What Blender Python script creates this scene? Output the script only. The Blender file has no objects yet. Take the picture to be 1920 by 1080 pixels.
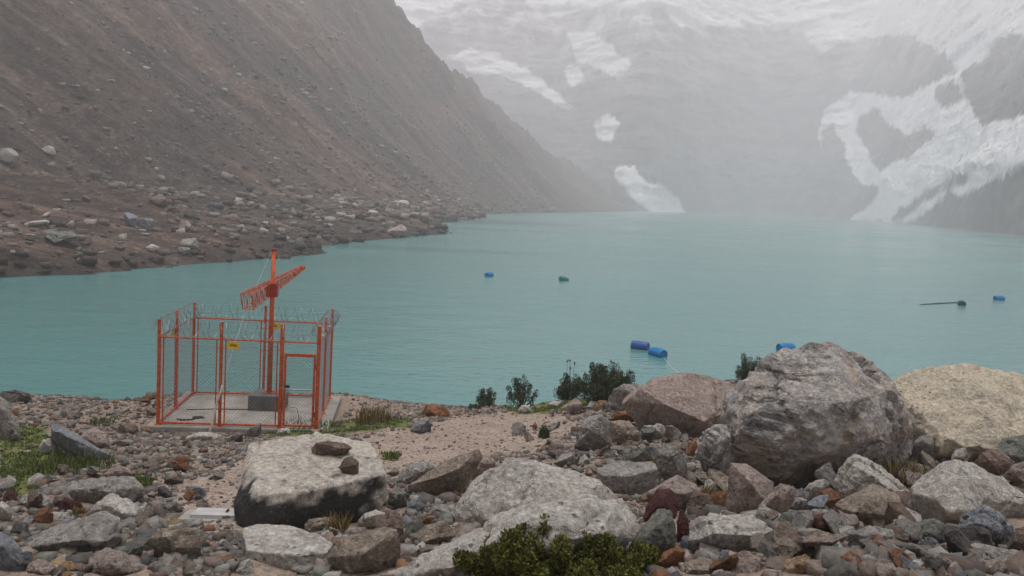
import bpy, bmesh, math, random
import numpy as np
from mathutils import Vector, Matrix, Euler

SC = bpy.context.scene
COL = SC.collection
R = math.radians

# ------------------------------------------------------------------ camera
CAM_H = 7.4
F = 1440.0                       # focal length in pixels of a 1920 px wide picture
SLOPE = 0.043                    # tilt of the horizon in the photograph
HOR = 375.0
roll = math.atan(SLOPE)
pitch = math.atan((540 - HOR) * math.cos(roll) / F)
CO = np.array([0, 0, CAM_H])
FW = np.array([0, math.cos(pitch), -math.sin(pitch)])
UP0 = np.array([0, math.sin(pitch), math.cos(pitch)])
X0 = np.array([1.0, 0, 0])
RT = math.cos(roll) * X0 + math.sin(roll) * UP0
UPV = -math.sin(roll) * X0 + math.cos(roll) * UP0
cam = bpy.data.cameras.new('camera')
cam.lens = F / 1920 * 36
cam.sensor_width = 36
cam.clip_start = 0.1
cam.clip_end = 6000
camo = bpy.data.objects.new('camera', cam)
COL.objects.link(camo)
camo.matrix_world = Matrix(((RT[0], UPV[0], -FW[0], CO[0]), (RT[1], UPV[1], -FW[1], CO[1]),
                            (RT[2], UPV[2], -FW[2], CO[2]), (0, 0, 0, 1)))
SC.camera = camo

# ------------------------------------------------------------------ sky, sun, exposure
SUN_EL, SUN_AZ = R(86), R(-10)            # azimuth measured from +Y (down the lake) towards +X
world = bpy.data.worlds.new('World')
SC.world = world
world.use_nodes = True
wn = world.node_tree.nodes
wl = world.node_tree.links
sky = wn.new('ShaderNodeTexSky')
sky.sky_type = 'NISHITA'
sky.sun_disc = False
sky.sun_elevation = SUN_EL
sky.sun_rotation = SUN_AZ
sky.altitude = 4500
sky.dust_density = 4.0
hs = wn.new('ShaderNodeHueSaturation')
hs.inputs['Saturation'].default_value = 0.03      # overcast: the blue is gone
wl.new(sky.outputs[0], hs.inputs['Color'])
wl.new(hs.outputs[0], wn['Background'].inputs['Color'])
wn['Background'].inputs['Strength'].default_value = 0.06
sun = bpy.data.lights.new('sun', 'SUN')
sun.energy = 1.5
sun.angle = R(40)
sun.color = (1.0, 0.975, 0.955)
suno = bpy.data.objects.new('sun', sun)
COL.objects.link(suno)
sdir = Vector((math.sin(SUN_AZ) * math.cos(SUN_EL), math.cos(SUN_AZ) * math.cos(SUN_EL), math.sin(SUN_EL)))
suno.rotation_euler = sdir.to_track_quat('Z', 'Y').to_euler()
SC.view_settings.view_transform = 'Standard'
SC.view_settings.look = 'None'
SC.view_settings.gamma = 1
SC.view_settings.exposure = 1.5
SC.view_settings.use_curve_mapping = False
SC.cycles.volume_bounces = 4
SC.cycles.max_bounces = 6
SC.cycles.diffuse_bounces = 3
SC.cycles.use_denoising = True

# ------------------------------------------------------------------ helpers
def ray(x, y):
    return FW + RT * ((x - 960) / F) - UPV * ((y - 540) / F)

def at(x, y, d):                 # pixel at a view depth
    return CO + ray(x, y) * d

def on_z(x, y, z):               # pixel on a level plane
    r = ray(x, y)
    return CO + r * ((z - CAM_H) / r[2])

def project(P):
    v = np.asarray(P) - CO
    d = v @ FW
    return 960 + F * (v @ RT) / d, 540 - F * (v @ UPV) / d, d

_rs = np.random.RandomState(7)
_perm = np.tile(_rs.permutation(256), 3)
_grad = _rs.normal(size=(256, 3))
_grad /= np.linalg.norm(_grad, axis=1)[:, None]

def pnoise(P):                   # gradient noise, vectorised
    P = np.asarray(P, float)
    i = np.floor(P).astype(int)
    f = P - i
    u = f * f * f * (f * (f * 6 - 15) + 10)
    i &= 255
    out = 0
    for dx in (0, 1):
        wx = u[:, 0] if dx else 1 - u[:, 0]
        for dy in (0, 1):
            wy = u[:, 1] if dy else 1 - u[:, 1]
            for dz in (0, 1):
                wz = u[:, 2] if dz else 1 - u[:, 2]
                h = _perm[_perm[_perm[(i[:, 0] + dx) & 255] + ((i[:, 1] + dy) & 255)] + ((i[:, 2] + dz) & 255)]
                g = _grad[h]
                out = out + wx * wy * wz * (g[:, 0] * (f[:, 0] - dx) + g[:, 1] * (f[:, 1] - dy) + g[:, 2] * (f[:, 2] - dz))
    return out

def fbm(P, octs=4, gain=0.5, lac=2.03, ridged=False):
    P = np.asarray(P, float)
    a, o = 1.0, 0
    for k in range(octs):
        n = pnoise(P + 17.3 * k)
        if ridged:
            n = 0.35 - np.abs(n)
        o = o + a * n
        P = P * lac
        a *= gain
    return o

def xy0(x, y):
    return np.stack([x, y, np.zeros_like(x)], -1)

def mesh(name, V, Fc, mat, smooth=True, loc=None, parent=None, attrs=None, cols=None, sharp=None):
    V = np.asarray(V, float)
    if loc is not None:
        V = V - np.asarray(loc)
    me = bpy.data.meshes.new(name)
    if isinstance(Fc, np.ndarray):
        n, k = Fc.shape
        me.vertices.add(len(V)); me.vertices.foreach_set('co', V.astype(np.float32).ravel())
        me.loops.add(n * k); me.loops.foreach_set('vertex_index', Fc.astype(np.int32).ravel())
        me.polygons.add(n)
        me.polygons.foreach_set('loop_start', np.arange(0, n * k, k, dtype=np.int32))
        me.update(calc_edges=True)
    else:
        me.from_pydata([tuple(v) for v in V], [], Fc)
    if smooth:
        me.polygons.foreach_set('use_smooth', np.ones(len(me.polygons), bool))
    if sharp:
        me.set_sharp_from_angle(angle=R(sharp))
    for k, v in (attrs or {}).items():
        a = me.attributes.new(k, 'FLOAT', 'POINT')
        a.data.foreach_set('value', np.asarray(v, np.float32))
    for k, v in (cols or {}).items():
        a = me.color_attributes.new(k, 'FLOAT_COLOR', 'POINT')
        v = np.asarray(v, np.float32)
        a.data.foreach_set('color', np.concatenate([v, np.ones((len(v), 1), np.float32)], 1).ravel())
    me.materials.append(mat)
    me.validate()
    return link(name, me, loc, parent)

def link(name, me, loc=None, parent=None):
    o = bpy.data.objects.new(name, me)
    COL.objects.link(o)
    if loc is not None:
        o.location = loc
    if parent is not None:
        o.parent = parent
    return o

def tag(o, label, cat, group=None, kind=None):
    if label: o['label'] = label
    if cat: o['category'] = cat
    if group: o['group'] = group
    if kind: o['kind'] = kind
    return o

def empty(name, loc=(0, 0, 0)):
    o = bpy.data.objects.new(name, None)
    o.empty_display_size = 0.2
    COL.objects.link(o)
    o.location = loc
    return o

def grid_faces(nu, nv):
    i = np.arange(nu - 1)[:, None] * nv + np.arange(nv - 1)[None, :]
    i = i.ravel()
    return np.stack([i, i + nv, i + nv + 1, i + 1], 1)

class MB:                         # collects simple solids, one mesh at the end
    def __init__(s):
        s.v, s.f = [], []
    def add(s, V, Fc):
        n = len(s.v)
        s.v += [tuple(p) for p in V]
        s.f += [tuple(i + n for i in f) for f in Fc]
    def box(s, a, b):
        (x0, y0, z0), (x1, y1, z1) = a, b
        s.add([(x0, y0, z0), (x1, y0, z0), (x1, y1, z0), (x0, y1, z0), (x0, y0, z1), (x1, y0, z1), (x1, y1, z1), (x0, y1, z1)],
              [(0, 3, 2, 1), (4, 5, 6, 7), (0, 1, 5, 4), (1, 2, 6, 5), (2, 3, 7, 6), (3, 0, 4, 7)])
    def tube(s, pts, rad, n=6, cap=True):
        pts = [np.asarray(p, float) for p in pts]
        rad = rad if hasattr(rad, '__len__') else [rad] * len(pts)
        rings = []
        prev = None
        for i, p in enumerate(pts):
            t = pts[min(i + 1, len(pts) - 1)] - pts[max(i - 1, 0)]
            t = t / (np.linalg.norm(t) + 1e-12)
            if prev is None:
                h = np.array([0, 0, 1.0]) if abs(t[2]) < 0.9 else np.array([1.0, 0, 0])
                a = np.cross(t, h)
            else:
                a = prev - t * (prev @ t)
            a = a / (np.linalg.norm(a) + 1e-12)
            prev = a
            b = np.cross(t, a)
            rings.append([p + rad[i] * (a * math.cos(2 * math.pi * (k + .5) / n) + b * math.sin(2 * math.pi * (k + .5) / n)) for k in range(n)])
        V = [q for r_ in rings for q in r_]
        Fc = []
        for i in range(len(pts) - 1):
            for k in range(n):
                k2 = (k + 1) % n
                Fc.append((i * n + k, i * n + k2, (i + 1) * n + k2, (i + 1) * n + k))
        if cap:
            Fc.append(tuple(range(n))[::-1])
            Fc.append(tuple((len(pts) - 1) * n + k for k in range(n)))
        s.add(V, Fc)
    def build(s, name, mat, parent=None, smooth=False, loc=None):
        return mesh(name, s.v, s.f, mat, smooth, loc, parent)

# ------------------------------------------------------------------ materials
def new_mat(name, rough=0.85):
    m = bpy.data.materials.new(name)
    m.use_nodes = True
    nt = m.node_tree
    b = nt.nodes['Principled BSDF']
    b.inputs['Roughness'].default_value = rough
    b.inputs['Specular IOR Level'].default_value = 0.25
    return m, nt, b

def N(nt, typ, **kw):
    n = nt.nodes.new(typ)
    for k, v in kw.items():
        if k in n.inputs:
            n.inputs[k].default_value = v
        else:
            setattr(n, k, v)
    return n

def noise(nt, vec, scale, detail=4, rough=.55, dist=0.0):
    n = N(nt, 'ShaderNodeTexNoise', Scale=scale, Detail=detail, Roughness=rough, Distortion=dist)
    nt.links.new(vec, n.inputs['Vector'])
    return n.outputs['Fac']

def ramp(nt, fac, a, b, ca=(0, 0, 0, 1), cb=(1, 1, 1, 1)):
    n = nt.nodes.new('ShaderNodeValToRGB')
    n.color_ramp.elements[0].position, n.color_ramp.elements[1].position = a, b
    n.color_ramp.elements[0].color, n.color_ramp.elements[1].color = ca, cb
    nt.links.new(fac, n.inputs['Fac'])
    return n.outputs['Color']

def mixc(nt, fac, a, b, mode='MIX'):
    n = nt.nodes.new('ShaderNodeMix')
    n.data_type = 'RGBA'
    n.blend_type = mode
    for s, v in ((0, fac), (6, a), (7, b)):
        if hasattr(v, 'links'):
            nt.links.new(v, n.inputs[s])
        else:
            n.inputs[s].default_value = v if s == 0 else (*v[:3], 1)
    return n.outputs[2]

def mathn(nt, op, a, b=0.0):
    n = nt.nodes.new('ShaderNodeMath')
    n.operation = op
    for s, v in ((0, a), (1, b)):
        if hasattr(v, 'links'):
            nt.links.new(v, n.inputs[s])
        else:
            n.inputs[s].default_value = v
    return n.outputs[0]

def bump(nt, bsdf, h, strength=.5, dist=.02):
    n = N(nt, 'ShaderNodeBump', Strength=strength, Distance=dist)
    nt.links.new(h, n.inputs['Height'])
    nt.links.new(n.outputs[0], bsdf.inputs['Normal'])

def coords(nt, kind='Object'):
    tc = nt.nodes.new('ShaderNodeTexCoord')
    return tc.outputs[kind]

def rand_offset(nt, vec):
    oi = nt.nodes.new('ShaderNodeObjectInfo')
    m = N(nt, 'ShaderNodeVectorMath', operation='ADD')
    nt.links.new(vec, m.inputs[0])
    mm = mathn(nt, 'MULTIPLY', oi.outputs['Random'], 37.0)
    cb = nt.nodes.new('ShaderNodeCombineXYZ')
    for k in range(3):
        nt.links.new(mm, cb.inputs[k])
    nt.links.new(cb.outputs[0], m.inputs[1])
    return m.outputs[0]

def rock_mat(name, c, c2=None, stain=0.35, lichen=0.25, fleck=.5, sc=1.0):
    c = np.array(c)
    c2 = np.array(c2) if c2 is not None else c * np.array([.66, .64, .64])
    m, nt, b = new_mat(name, .9)
    v = rand_offset(nt, coords(nt))
    big = noise(nt, v, 2.4 * sc, 7, .70, .8)
    col = mixc(nt, ramp(nt, big, .40, .60), c, c2)
    mid = noise(nt, v, 10.0 * sc, 7, .75, .5)
    col = mixc(nt, mathn(nt, 'MULTIPLY', ramp(nt, mid, .50, .64), lichen + .2), col, np.minimum(c * 1.5 + .03, .75))
    st = noise(nt, v, 3.4 * sc, 9, .80, 1.4)
    patch = noise(nt, v, .9 * sc, 3, .5, .5)
    sf = mathn(nt, 'MULTIPLY', ramp(nt, st, .50, .60), ramp(nt, patch, .38, .60))
    col = mixc(nt, mathn(nt, 'MULTIPLY', sf, min(stain + .35, 1)), col, c * .20)
    vo = N(nt, 'ShaderNodeTexVoronoi', Scale=9.0 * sc)
    nt.links.new(v, vo.inputs['Vector'])
    pit = mathn(nt, 'MULTIPLY', ramp(nt, vo.outputs['Distance'], .10, .20, (1, 1, 1, 1), (0, 0, 0, 1)), ramp(nt, noise(nt, v, 1.7, 3, .6), .52, .6))
    col = mixc(nt, mathn(nt, 'MULTIPLY', pit, .85), col, c * .18)
    gr = noise(nt, v, 20, 6, .78, .3)
    col = mixc(nt, 1.0, col, ramp(nt, gr, .34, .66, (.50, .49, .48, 1), (1.35, 1.33, 1.31, 1)), 'MULTIPLY')
    fl = noise(nt, v, 60, 3, .7)
    col = mixc(nt, mathn(nt, 'MULTIPLY', ramp(nt, fl, .50, .62), fleck), col, c * .40)
    fl2 = noise(nt, v, 34, 3, .6)
    col = mixc(nt, mathn(nt, 'MULTIPLY', ramp(nt, fl2, .55, .68), fleck * .7), col, np.minimum(c * 1.5 + .04, .8))
    if name == 'gneiss_streaked':
        mp = N(nt, 'ShaderNodeMapping'); mp.inputs['Rotation'].default_value = (R(35), R(-38), R(20)); mp.inputs['Scale'].default_value = (1.2, 1.4, 7.0)
        nt.links.new(v, mp.inputs['Vector'])
        sk = noise(nt, mp.outputs[0], 1.1, 8, .72, .9)
        ar = noise(nt, v, .55, 4, .6, .4)
        col = mixc(nt, mathn(nt, 'MULTIPLY', mathn(nt, 'MULTIPLY', ramp(nt, sk, .50, .57), ramp(nt, ar, .44, .56)), .9), col, (.05, .047, .046))
        col = mixc(nt, mathn(nt, 'MULTIPLY', ramp(nt, noise(nt, v, 1.3, 6, .7, .7), .56, .66), .45), col, (.62, .60, .57))
        col = mixc(nt, mathn(nt, 'MULTIPLY', ramp(nt, noise(nt, v, .9, 5, .6, .3), .60, .68), .5), col, (.42, .28, .15))
    if name == 'granite_block':
        ca_ = nt.nodes.new('ShaderNodeAttribute'); ca_.attribute_name = 'dark_front'
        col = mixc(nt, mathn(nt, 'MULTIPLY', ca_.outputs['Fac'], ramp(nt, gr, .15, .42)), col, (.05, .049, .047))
    nt.links.new(col, b.inputs['Base Color'])
    h = mathn(nt, 'ADD', mathn(nt, 'MULTIPLY', mid, 1.6), mathn(nt, 'MULTIPLY', noise(nt, v, 26, 6, .75), .9))
    h = mathn(nt, 'SUBTRACT', h, mathn(nt, 'MULTIPLY', pit, .8))
    bump(nt, b, h, .9, .05)
    return m

RM = {
    'grey': rock_mat('granite_grey', (.37, .35, .33)),
    'pale': rock_mat('granite_pale', (.58, .54, .495), (.47, .43, .40), .25),
    'block': rock_mat('granite_block', (.64, .58, .51), (.54, .49, .43), .35, .2, .45),
    'beige': rock_mat('rock_beige', (.36, .30, .245)),
    'tan': rock_mat('rock_tan', (.60, .515, .40), (.50, .44, .365), .12, .2, .4),
    'brown': rock_mat('rock_brown', (.235, .175, .145)),
    'pink': rock_mat('rock_pink', (.39, .305, .27), (.33, .275, .255), .3),
    'rust': rock_mat('rock_rust', (.30, .135, .065), (.22, .12, .08)),
    'red': rock_mat('rock_dark_red', (.115, .042, .038), (.08, .035, .035), .3, .1),
    'blue': rock_mat('rock_blue_grey', (.25, .265, .29), (.19, .20, .23), .3, .5),
    'green': rock_mat('rock_green_grey', (.215, .22, .19), (.17, .175, .16)),
    'dark': rock_mat('rock_dark', (.15, .14, .135), (.11, .105, .10)),
    'white': rock_mat('rock_white', (.60, .575, .54), (.5, .47, .44), .12, .2, .3),
    'ochre': rock_mat('rock_ochre', (.39, .25, .115), (.30, .24, .19), .2),
    'lichen': rock_mat('granite_lichen', (.37, .355, .34), (.50, .48, .46), .75, .7, .6),
    'gneiss': rock_mat('gneiss_streaked', (.46, .405, .37), (.31, .31, .322), 1.0, .55, .55, .7),
}

def tone_mat(name, rough=.9, bs=.5, scale=14, bd=.03):
    m, nt, b = new_mat(name, rough)
    a = nt.nodes.new('ShaderNodeVertexColor'); a.layer_name = 'tone'
    v = coords(nt)
    f = noise(nt, v, scale, 4, .65)
    col = mixc(nt, 1.0, a.outputs['Color'], ramp(nt, f, .3, .72, (.62, .60, .58, 1), (1.3, 1.28, 1.26, 1)), 'MULTIPLY')
    nt.links.new(col, b.inputs['Base Color'])
    bump(nt, b, f, bs, bd)
    return m

M_TONE = tone_mat('stone_tones')
M_TONE_FAR = tone_mat('scree_tones', scale=5.0, bs=.3, bd=.04)

def plain(name, c, rough=.6, var=.25, scale=6, metal=0, bs=.15):
    m, nt, b = new_mat(name, rough)
    c = np.array(c)
    v = coords(nt)
    f = noise(nt, v, scale, 5, .65)
    nt.links.new(mixc(nt, ramp(nt, f, .35, .68), c * (1 - var), np.minimum(c * (1 + var), .9)), b.inputs['Base Color'])
    b.inputs['Metallic'].default_value = metal
    bump(nt, b, f, bs, .01)
    return m

M_PAINT = plain('orange_red_paint', (.50, .095, .032), .55, .38, 14)
M_PAINT2 = plain('dark_red_paint', (.30, .04, .025), .5, .25, 9)
M_WIRE = plain('galvanised_wire', (.34, .34, .36), .45, .2, 20, .6)
M_RAZOR = plain('razor_wire_steel', (.30, .31, .33), .45, .2, 20, .5)
M_CONC = plain('slab_concrete', (.27, .25, .228), .9, .28, 1.6, 0, .3)
M_PLINTH = plain('plinth_concrete', (.115, .118, .125), .9, .3, 5, 0, .4)
M_LID = plain('lid_concrete', (.40, .385, .38), .85, .15, 4)
M_BLACK = plain('black_rubber', (.02, .02, .022), .6, .3)
M_YEL = plain('yellow_sign', (.72, .46, .02), .5, .12)
M_SIGNMARK = plain('sign_print', (.22, .10, .01), .6, .2)
M_WOOD = plain('weathered_wood', (.58, .47, .40), .85, .3, 12)
M_CABLE = plain('pale_cable', (.62, .60, .57), .6, .1)
M_HATCH = plain('steel_handle', (.09, .09, .09), .5, .2, 8, .5)

def leaf_mat(name, c, c2):
    m, nt, b = new_mat(name, .6)
    a = nt.nodes.new('ShaderNodeAttribute'); a.attribute_name = 'shade'
    nt.links.new(mixc(nt, a.outputs['Fac'], c, c2), b.inputs['Base Color'])
    return m
M_LEAF_DARK = leaf_mat('leaf_dark_green', (.022, .034, .017), (.075, .095, .04))
M_LEAF_OLIVE = leaf_mat('leaf_olive', (.035, .042, .009), (.155, .155, .03))
M_STEM = plain('shrub_stem', (.055, .042, .035), .9, .3, 20)
M_GRASS_GREEN = leaf_mat('grass_green', (.055, .085, .025), (.16, .19, .055))
M_GRASS_DRY = leaf_mat('grass_dry', (.11, .07, .025), (.28, .21, .09))

# ------------------------------------------------------------------ near ground
PAD_Z = 1.9
CP = [(0, 1080, 5.0), (480, 1080, 4.9), (960, 1080, 4.8), (1440, 1080, 4.8), (1920, 1080, 5.0),
      (400, 960, 8.5), (560, 960, 8.2), (300, 860, 13), (500, 860, 12.8), (700, 790, 17.6), (950, 800, 17), (900, 775, 20), (1100, 750, 20),
      (1250, 724, 19), (850, 900, 11), (1200, 850, 13), (1100, 950, 8.5), (1600, 910, 11), (1550, 965, 9), (1850, 850, 12.5),
      (1800, 770, 18), (50, 770, 20), (200, 758, 22), (60, 880, 12), (150, 960, 8.5), (1400, 760, 18), (1380, 880, 12),
      (1405, 722, 19.6), (1395, 735, 19), (975, 764, 21), (1066, 751, 21), (1130, 748, 20.5), (905, 766, 21.3), (750, 855, 14), (1000, 860, 13), (640, 760, 21)]
cps = [at(*c) for c in CP]
for x, y in ((-8.3, 17.4), (-6.4, 17.7), (-4.3, 18.0), (-4.6, 21.2), (-6.6, 20.8), (-8.8, 20.6), (-6.5, 19.2), (-9.2, 18.5)):
    cps.append((x, y, PAD_Z - .16))
for x, y, z in ((-22, 24.5, .3), (-14, 24.6, .3), (-8.5, 24.0, .35), (-5, 24.0, .4), (-1.5, 24.2, .5), (2, 24.2, .8), (6, 24.5, 1.0), (12, 25, 1.0), (20, 25.5, 1.0),
                (-22, 26, -.15), (-12, 25.8, -.15), (-6, 25.5, -.15), (-1, 25.9, -.15), (4, 27, -.15), (10, 28, -.15), (20, 28, -.15),
                (-22, 33, -3), (-10, 33, -3), (0, 33, -3), (10, 34, -3), (22, 34, -3),
                (-25, 14, 2.7), (25, 14, 3.8), (-25, 5, 5), (25, 5, 5.2), (0, 0, 5.75), (-20, 0, 5.7), (20, 0, 5.8), (0, -6, 6), (-25, -6, 6), (25, -6, 6),
                (-45, 20, 2), (45, 20, 3), (-45, 28, -.5), (45, 29, -.5), (-45, 0, 5), (45, 0, 6), (-45, 38, -5), (45, 38, -5), (0, 40, -6)):
    cps.append((x, y, z))
cps = np.array(cps)
def _tps(r):
    return np.where(r > 1e-9, r * r * np.log(np.maximum(r, 1e-9)), 0)
_n = len(cps)
_A = np.zeros((_n + 3, _n + 3))
_dd = np.linalg.norm(cps[:, None, :2] - cps[None, :, :2], axis=2)
_A[:_n, :_n] = _tps(_dd) + np.eye(_n) * .12
_A[:_n, _n] = 1; _A[:_n, _n + 1:] = cps[:, :2]
_A[_n, :_n] = 1; _A[_n + 1:, :_n] = cps[:, :2].T
_W = np.linalg.solve(_A, np.concatenate([cps[:, 2], [0, 0, 0]]))
def ground_z(x, y):
    x, y = np.atleast_1d(np.asarray(x, float)), np.atleast_1d(np.asarray(y, float))
    o = np.empty(len(x))
    for k in range(0, len(x), 20000):
        xx, yy = x[k:k + 20000], y[k:k + 20000]
        r = np.sqrt((xx[:, None] - cps[None, :, 0]) ** 2 + (yy[:, None] - cps[None, :, 1]) ** 2)
        o[k:k + 20000] = _tps(r) @ _W[:_n] + _W[_n] + _W[_n + 1] * xx + _W[_n + 2] * yy
    P = xy0(x, y)
    pad = np.clip(np.maximum(np.abs(x + 6.5) - 2.6, np.abs(y - 19.2) - 2.2) / 1.2, 0, 1)
    o += (fbm(P * .55, 4) * .16 + fbm(P * 3.0, 3) * .045) * pad
    return o

def hit(x, y, dmin=3.0, dmax=30.0):
    r = ray(x, y)
    d = np.arange(dmin, dmax, .04)
    P = CO + d[:, None] * r
    g = ground_z(P[:, 0], P[:, 1])
    k = np.argmax(P[:, 2] < g)
    if P[k, 2] >= g[k]:
        return dmax
    return d[k]

def hits(xs, ys, dmin=3.5, dmax=29.0, n=200):
    d = np.geomspace(dmin, dmax, n)
    out = np.full(len(xs), np.nan)
    dirs = np.array([ray(x, y) for x, y in zip(xs, ys)])
    P = CO + dirs[:, None, :] * d[None, :, None]
    g = ground_z(P[..., 0].ravel(), P[..., 1].ravel()).reshape(P.shape[:2])
    below = P[..., 2] < g
    k = below.argmax(1)
    ok = below.any(1)
    out[ok] = d[k[ok]]
    return out

def inpoly(x, y, poly):
    x, y = np.asarray(x, float), np.asarray(y, float)
    c = np.zeros(x.shape, bool)
    j = len(poly) - 1
    for i in range(len(poly)):
        xi, yi = poly[i][:2]; xj, yj = poly[j][:2]
        if yi != yj:
            c ^= ((yi > y) != (yj > y)) & (x < (xj - xi) * (y - yi) / (yj - yi) + xi)
        j = i
    return c

MOSS = [[(0, 825), (70, 815), (160, 840), (120, 850), (190, 878), (100, 885), (60, 925), (0, 935)],
        [(245, 890), (290, 895), (290, 925), (260, 930)],
        [(480, 815), (600, 797), (700, 785), (775, 785), (770, 800), (640, 815), (540, 822)],
        [(930, 768), (1000, 752), (1090, 738), (1140, 748), (1080, 768), (990, 778)],
        [(715, 850), (750, 850), (750, 862), (720, 863)],
        [(20, 800), (90, 800), (80, 822), (20, 822)]]

# fine grid in view, coarse skirt outside
gx = np.concatenate([np.linspace(-60, -21, 30)[:-1], np.linspace(-21, 21, 520), np.linspace(21, 60, 30)[1:]])
gy = np.concatenate([np.linspace(-14, 3, 20)[:-1], np.linspace(3, 27.5, 340), np.linspace(27.5, 42, 20)[1:]])
GX, GY = np.meshgrid(gx, gy, indexing='ij')
gz = ground_z(GX.ravel(), GY.ravel())
GV = np.stack([GX.ravel(), GY.ravel(), gz], 1)
pxg, pyg, dg = project(GV)
jx = pnoise(GV * 1.7 + 5) * 40 * 8 / np.maximum(dg, 3)
jy = pnoise(GV * 1.7 + 50) * 22 * 8 / np.maximum(dg, 3)
moss = np.zeros(len(GV))
for p in MOSS:
    moss = np.maximum(moss, inpoly(pxg + jx, pyg + jy, p) & (dg > 2))
SAND = [(640, 830), (760, 800), (900, 775), (1080, 775), (1085, 800), (1000, 850), (900, 855), (760, 910), (640, 1000), (440, 1010), (300, 960), (350, 900), (440, 860)]
sand = (inpoly(pxg + jx * 1.5, pyg + jy * 1.5, SAND) & (dg > 2)).astype(float)

def ground_mat():
    m, nt, b = new_mat('moraine_soil', .95)
    v = coords(nt)
    f = noise(nt, v, .9, 6, .65)
    g = noise(nt, v, 17, 5, .7)
    col = mixc(nt, ramp(nt, f, .35, .65), (.20, .152, .122), (.29, .228, .188))
    sa = nt.nodes.new('ShaderNodeAttribute'); sa.attribute_name = 'sand'
    col = mixc(nt, mathn(nt, 'MULTIPLY', sa.outputs['Fac'], .8), col, mixc(nt, ramp(nt, f, .3, .7), (.285, .225, .188), (.35, .282, .24)))
    vo = N(nt, 'ShaderNodeTexVoronoi', Scale=22.0)
    nt.links.new(v, vo.inputs['Vector'])
    col = mixc(nt, .55, col, mixc(nt, 1.0, col, ramp(nt, vo.outputs['Color'], .1, .9, (.5, .48, .46, 1), (1.45, 1.4, 1.35, 1)), 'MULTIPLY'))
    col = mixc(nt, ramp(nt, g, .52, .64), col, (.17, .13, .11))
    ma = nt.nodes.new('ShaderNodeAttribute'); ma.attribute_name = 'moss'
    mg = noise(nt, v, 5, 5, .7)
    mcol = mixc(nt, ramp(nt, mg, .35, .65), (.065, .085, .018), (.15, .155, .045))
    mf = mathn(nt, 'MULTIPLY', ma.outputs['Fac'], ramp(nt, noise(nt, v, 3.3, 5, .7), .30, .44))
    col = mixc(nt, mf, col, mcol)
    nt.links.new(col, b.inputs['Base Color'])
    h = mathn(nt, 'ADD', mathn(nt, 'MULTIPLY', vo.outputs['Distance'], -.8), g)
    bump(nt, b, h, .9, .03)
    return m
ground = mesh('ground', GV, grid_faces(len(gx), len(gy)), ground_mat(), attrs={'moss': moss, 'sand': sand})
tag(ground, 'stony brown moraine ground sloping down to the lake shore', None, kind='structure')

# ------------------------------------------------------------------ lake
def lake_mat():
    m, nt, b = new_mat('glacial_water', .30)
    b.inputs['Specular IOR Level'].default_value = .5
    b.inputs['IOR'].default_value = 1.33
    g = nt.nodes.new('ShaderNodeNewGeometry')
    v = g.outputs['Position']
    f = noise(nt, v, .02, 4, .6)
    nt.links.new(mixc(nt, ramp(nt, f, .3, .7), (.070, .186, .184), (.082, .204, .201)), b.inputs['Base Color'])
    mp = N(nt, 'ShaderNodeMapping'); mp.inputs['Scale'].default_value = (.9, 1.6, 1)
    nt.links.new(v, mp.inputs['Vector'])
    mp2 = N(nt, 'ShaderNodeMapping'); mp2.inputs['Scale'].default_value = (.006, .022, 1)
    nt.links.new(v, mp2.inputs['Vector'])
    rf = ramp(nt, noise(nt, mp2.outputs[0], 1.0, 5, .6, .6), .38, .62, (.13, .13, .13, 1), (.27, .27, .27, 1))
    nt.links.new(rf, b.inputs['Roughness'])
    w1 = noise(nt, mp.outputs[0], 1.6, 3, .55, .4)
    w2 = noise(nt, mp.outputs[0], .25, 3, .5, .3)
    h = mathn(nt, 'ADD', w1, mathn(nt, 'MULTIPLY', w2, 2.0))
    bump(nt, b, h, .42, .11)
    return m
lx = np.linspace(-700, 1700, 40); ly = np.linspace(12, 1700, 40)
LX, LY = np.meshgrid(lx, ly, indexing='ij')
lake = mesh('lake_water', np.stack([LX.ravel(), LY.ravel(), 0 * LX.ravel()], 1), grid_faces(40, 40), lake_mat())
tag(lake, 'milky turquoise glacial lake', None, kind='structure')

# ------------------------------------------------------------------ left scree slope
SHORE = [(0, 521), (150, 515), (330, 498), (450, 489), (540, 482), (612, 475), (585, 463), (690, 451), (842, 438), (800, 420), (908, 408), (890, 401.5), (1050, 398.5), (1190, 396)]
sp = np.array([on_z(x, y, 0)[:2] for x, y in SHORE])
o_ = np.argsort(sp[:, 1]); sp = sp[o_]
sp = np.concatenate([[(-140, 5), (-90, 25), (-60, 42)], sp])
def shore_x(Y):
    return np.interp(Y, sp[:, 1], sp[:, 0])
cr = [(-330, 5, 235), (-330, 100, 235), (-310, 200, 232), (-265, 300, 225), (-190, 420, 192)]
for x, y, d in ((690, -5, 520), (742, 80, 560), (812, 162, 640), (868, 180, 690), (905, 226, 730), (1000, 300, 880), (1100, 352, 1000), (1185, 388, 1090)):
    cr.append(tuple(at(x, y, d)))
cr = np.array(cr)
def slope_z(Y, s):
    Xs = shore_x(Y)
    sc = np.maximum(Xs - np.interp(Y, cr[:, 1], cr[:, 0]), 12)
    zc = np.interp(Y, cr[:, 1], cr[:, 2])
    b = np.interp(Y, [60, 100, 130, 220, 350, 500], [48, 45, 42, 13, 5, 3])
    zb = np.interp(Y, [60, 100, 130, 220, 350, 500], [8.5, 8, 6.0, 3.8, 2.2, 1.5])
    x = np.clip((s - b) / (sc - b), 0, 9)
    up = zb + (zc - zb) * np.where(x < 1, np.maximum(x, 1e-6) ** 1.1, 1 - (x - 1) * .7)
    w = np.clip((s - b + 4) / 8, 0, 1); w = w * w * (3 - 2 * w)
    low = zb * np.maximum(s / b, 0) ** .85
    low = np.where(s < 0, s * .35, low)
    return low * (1 - w) + up * w, x
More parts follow.
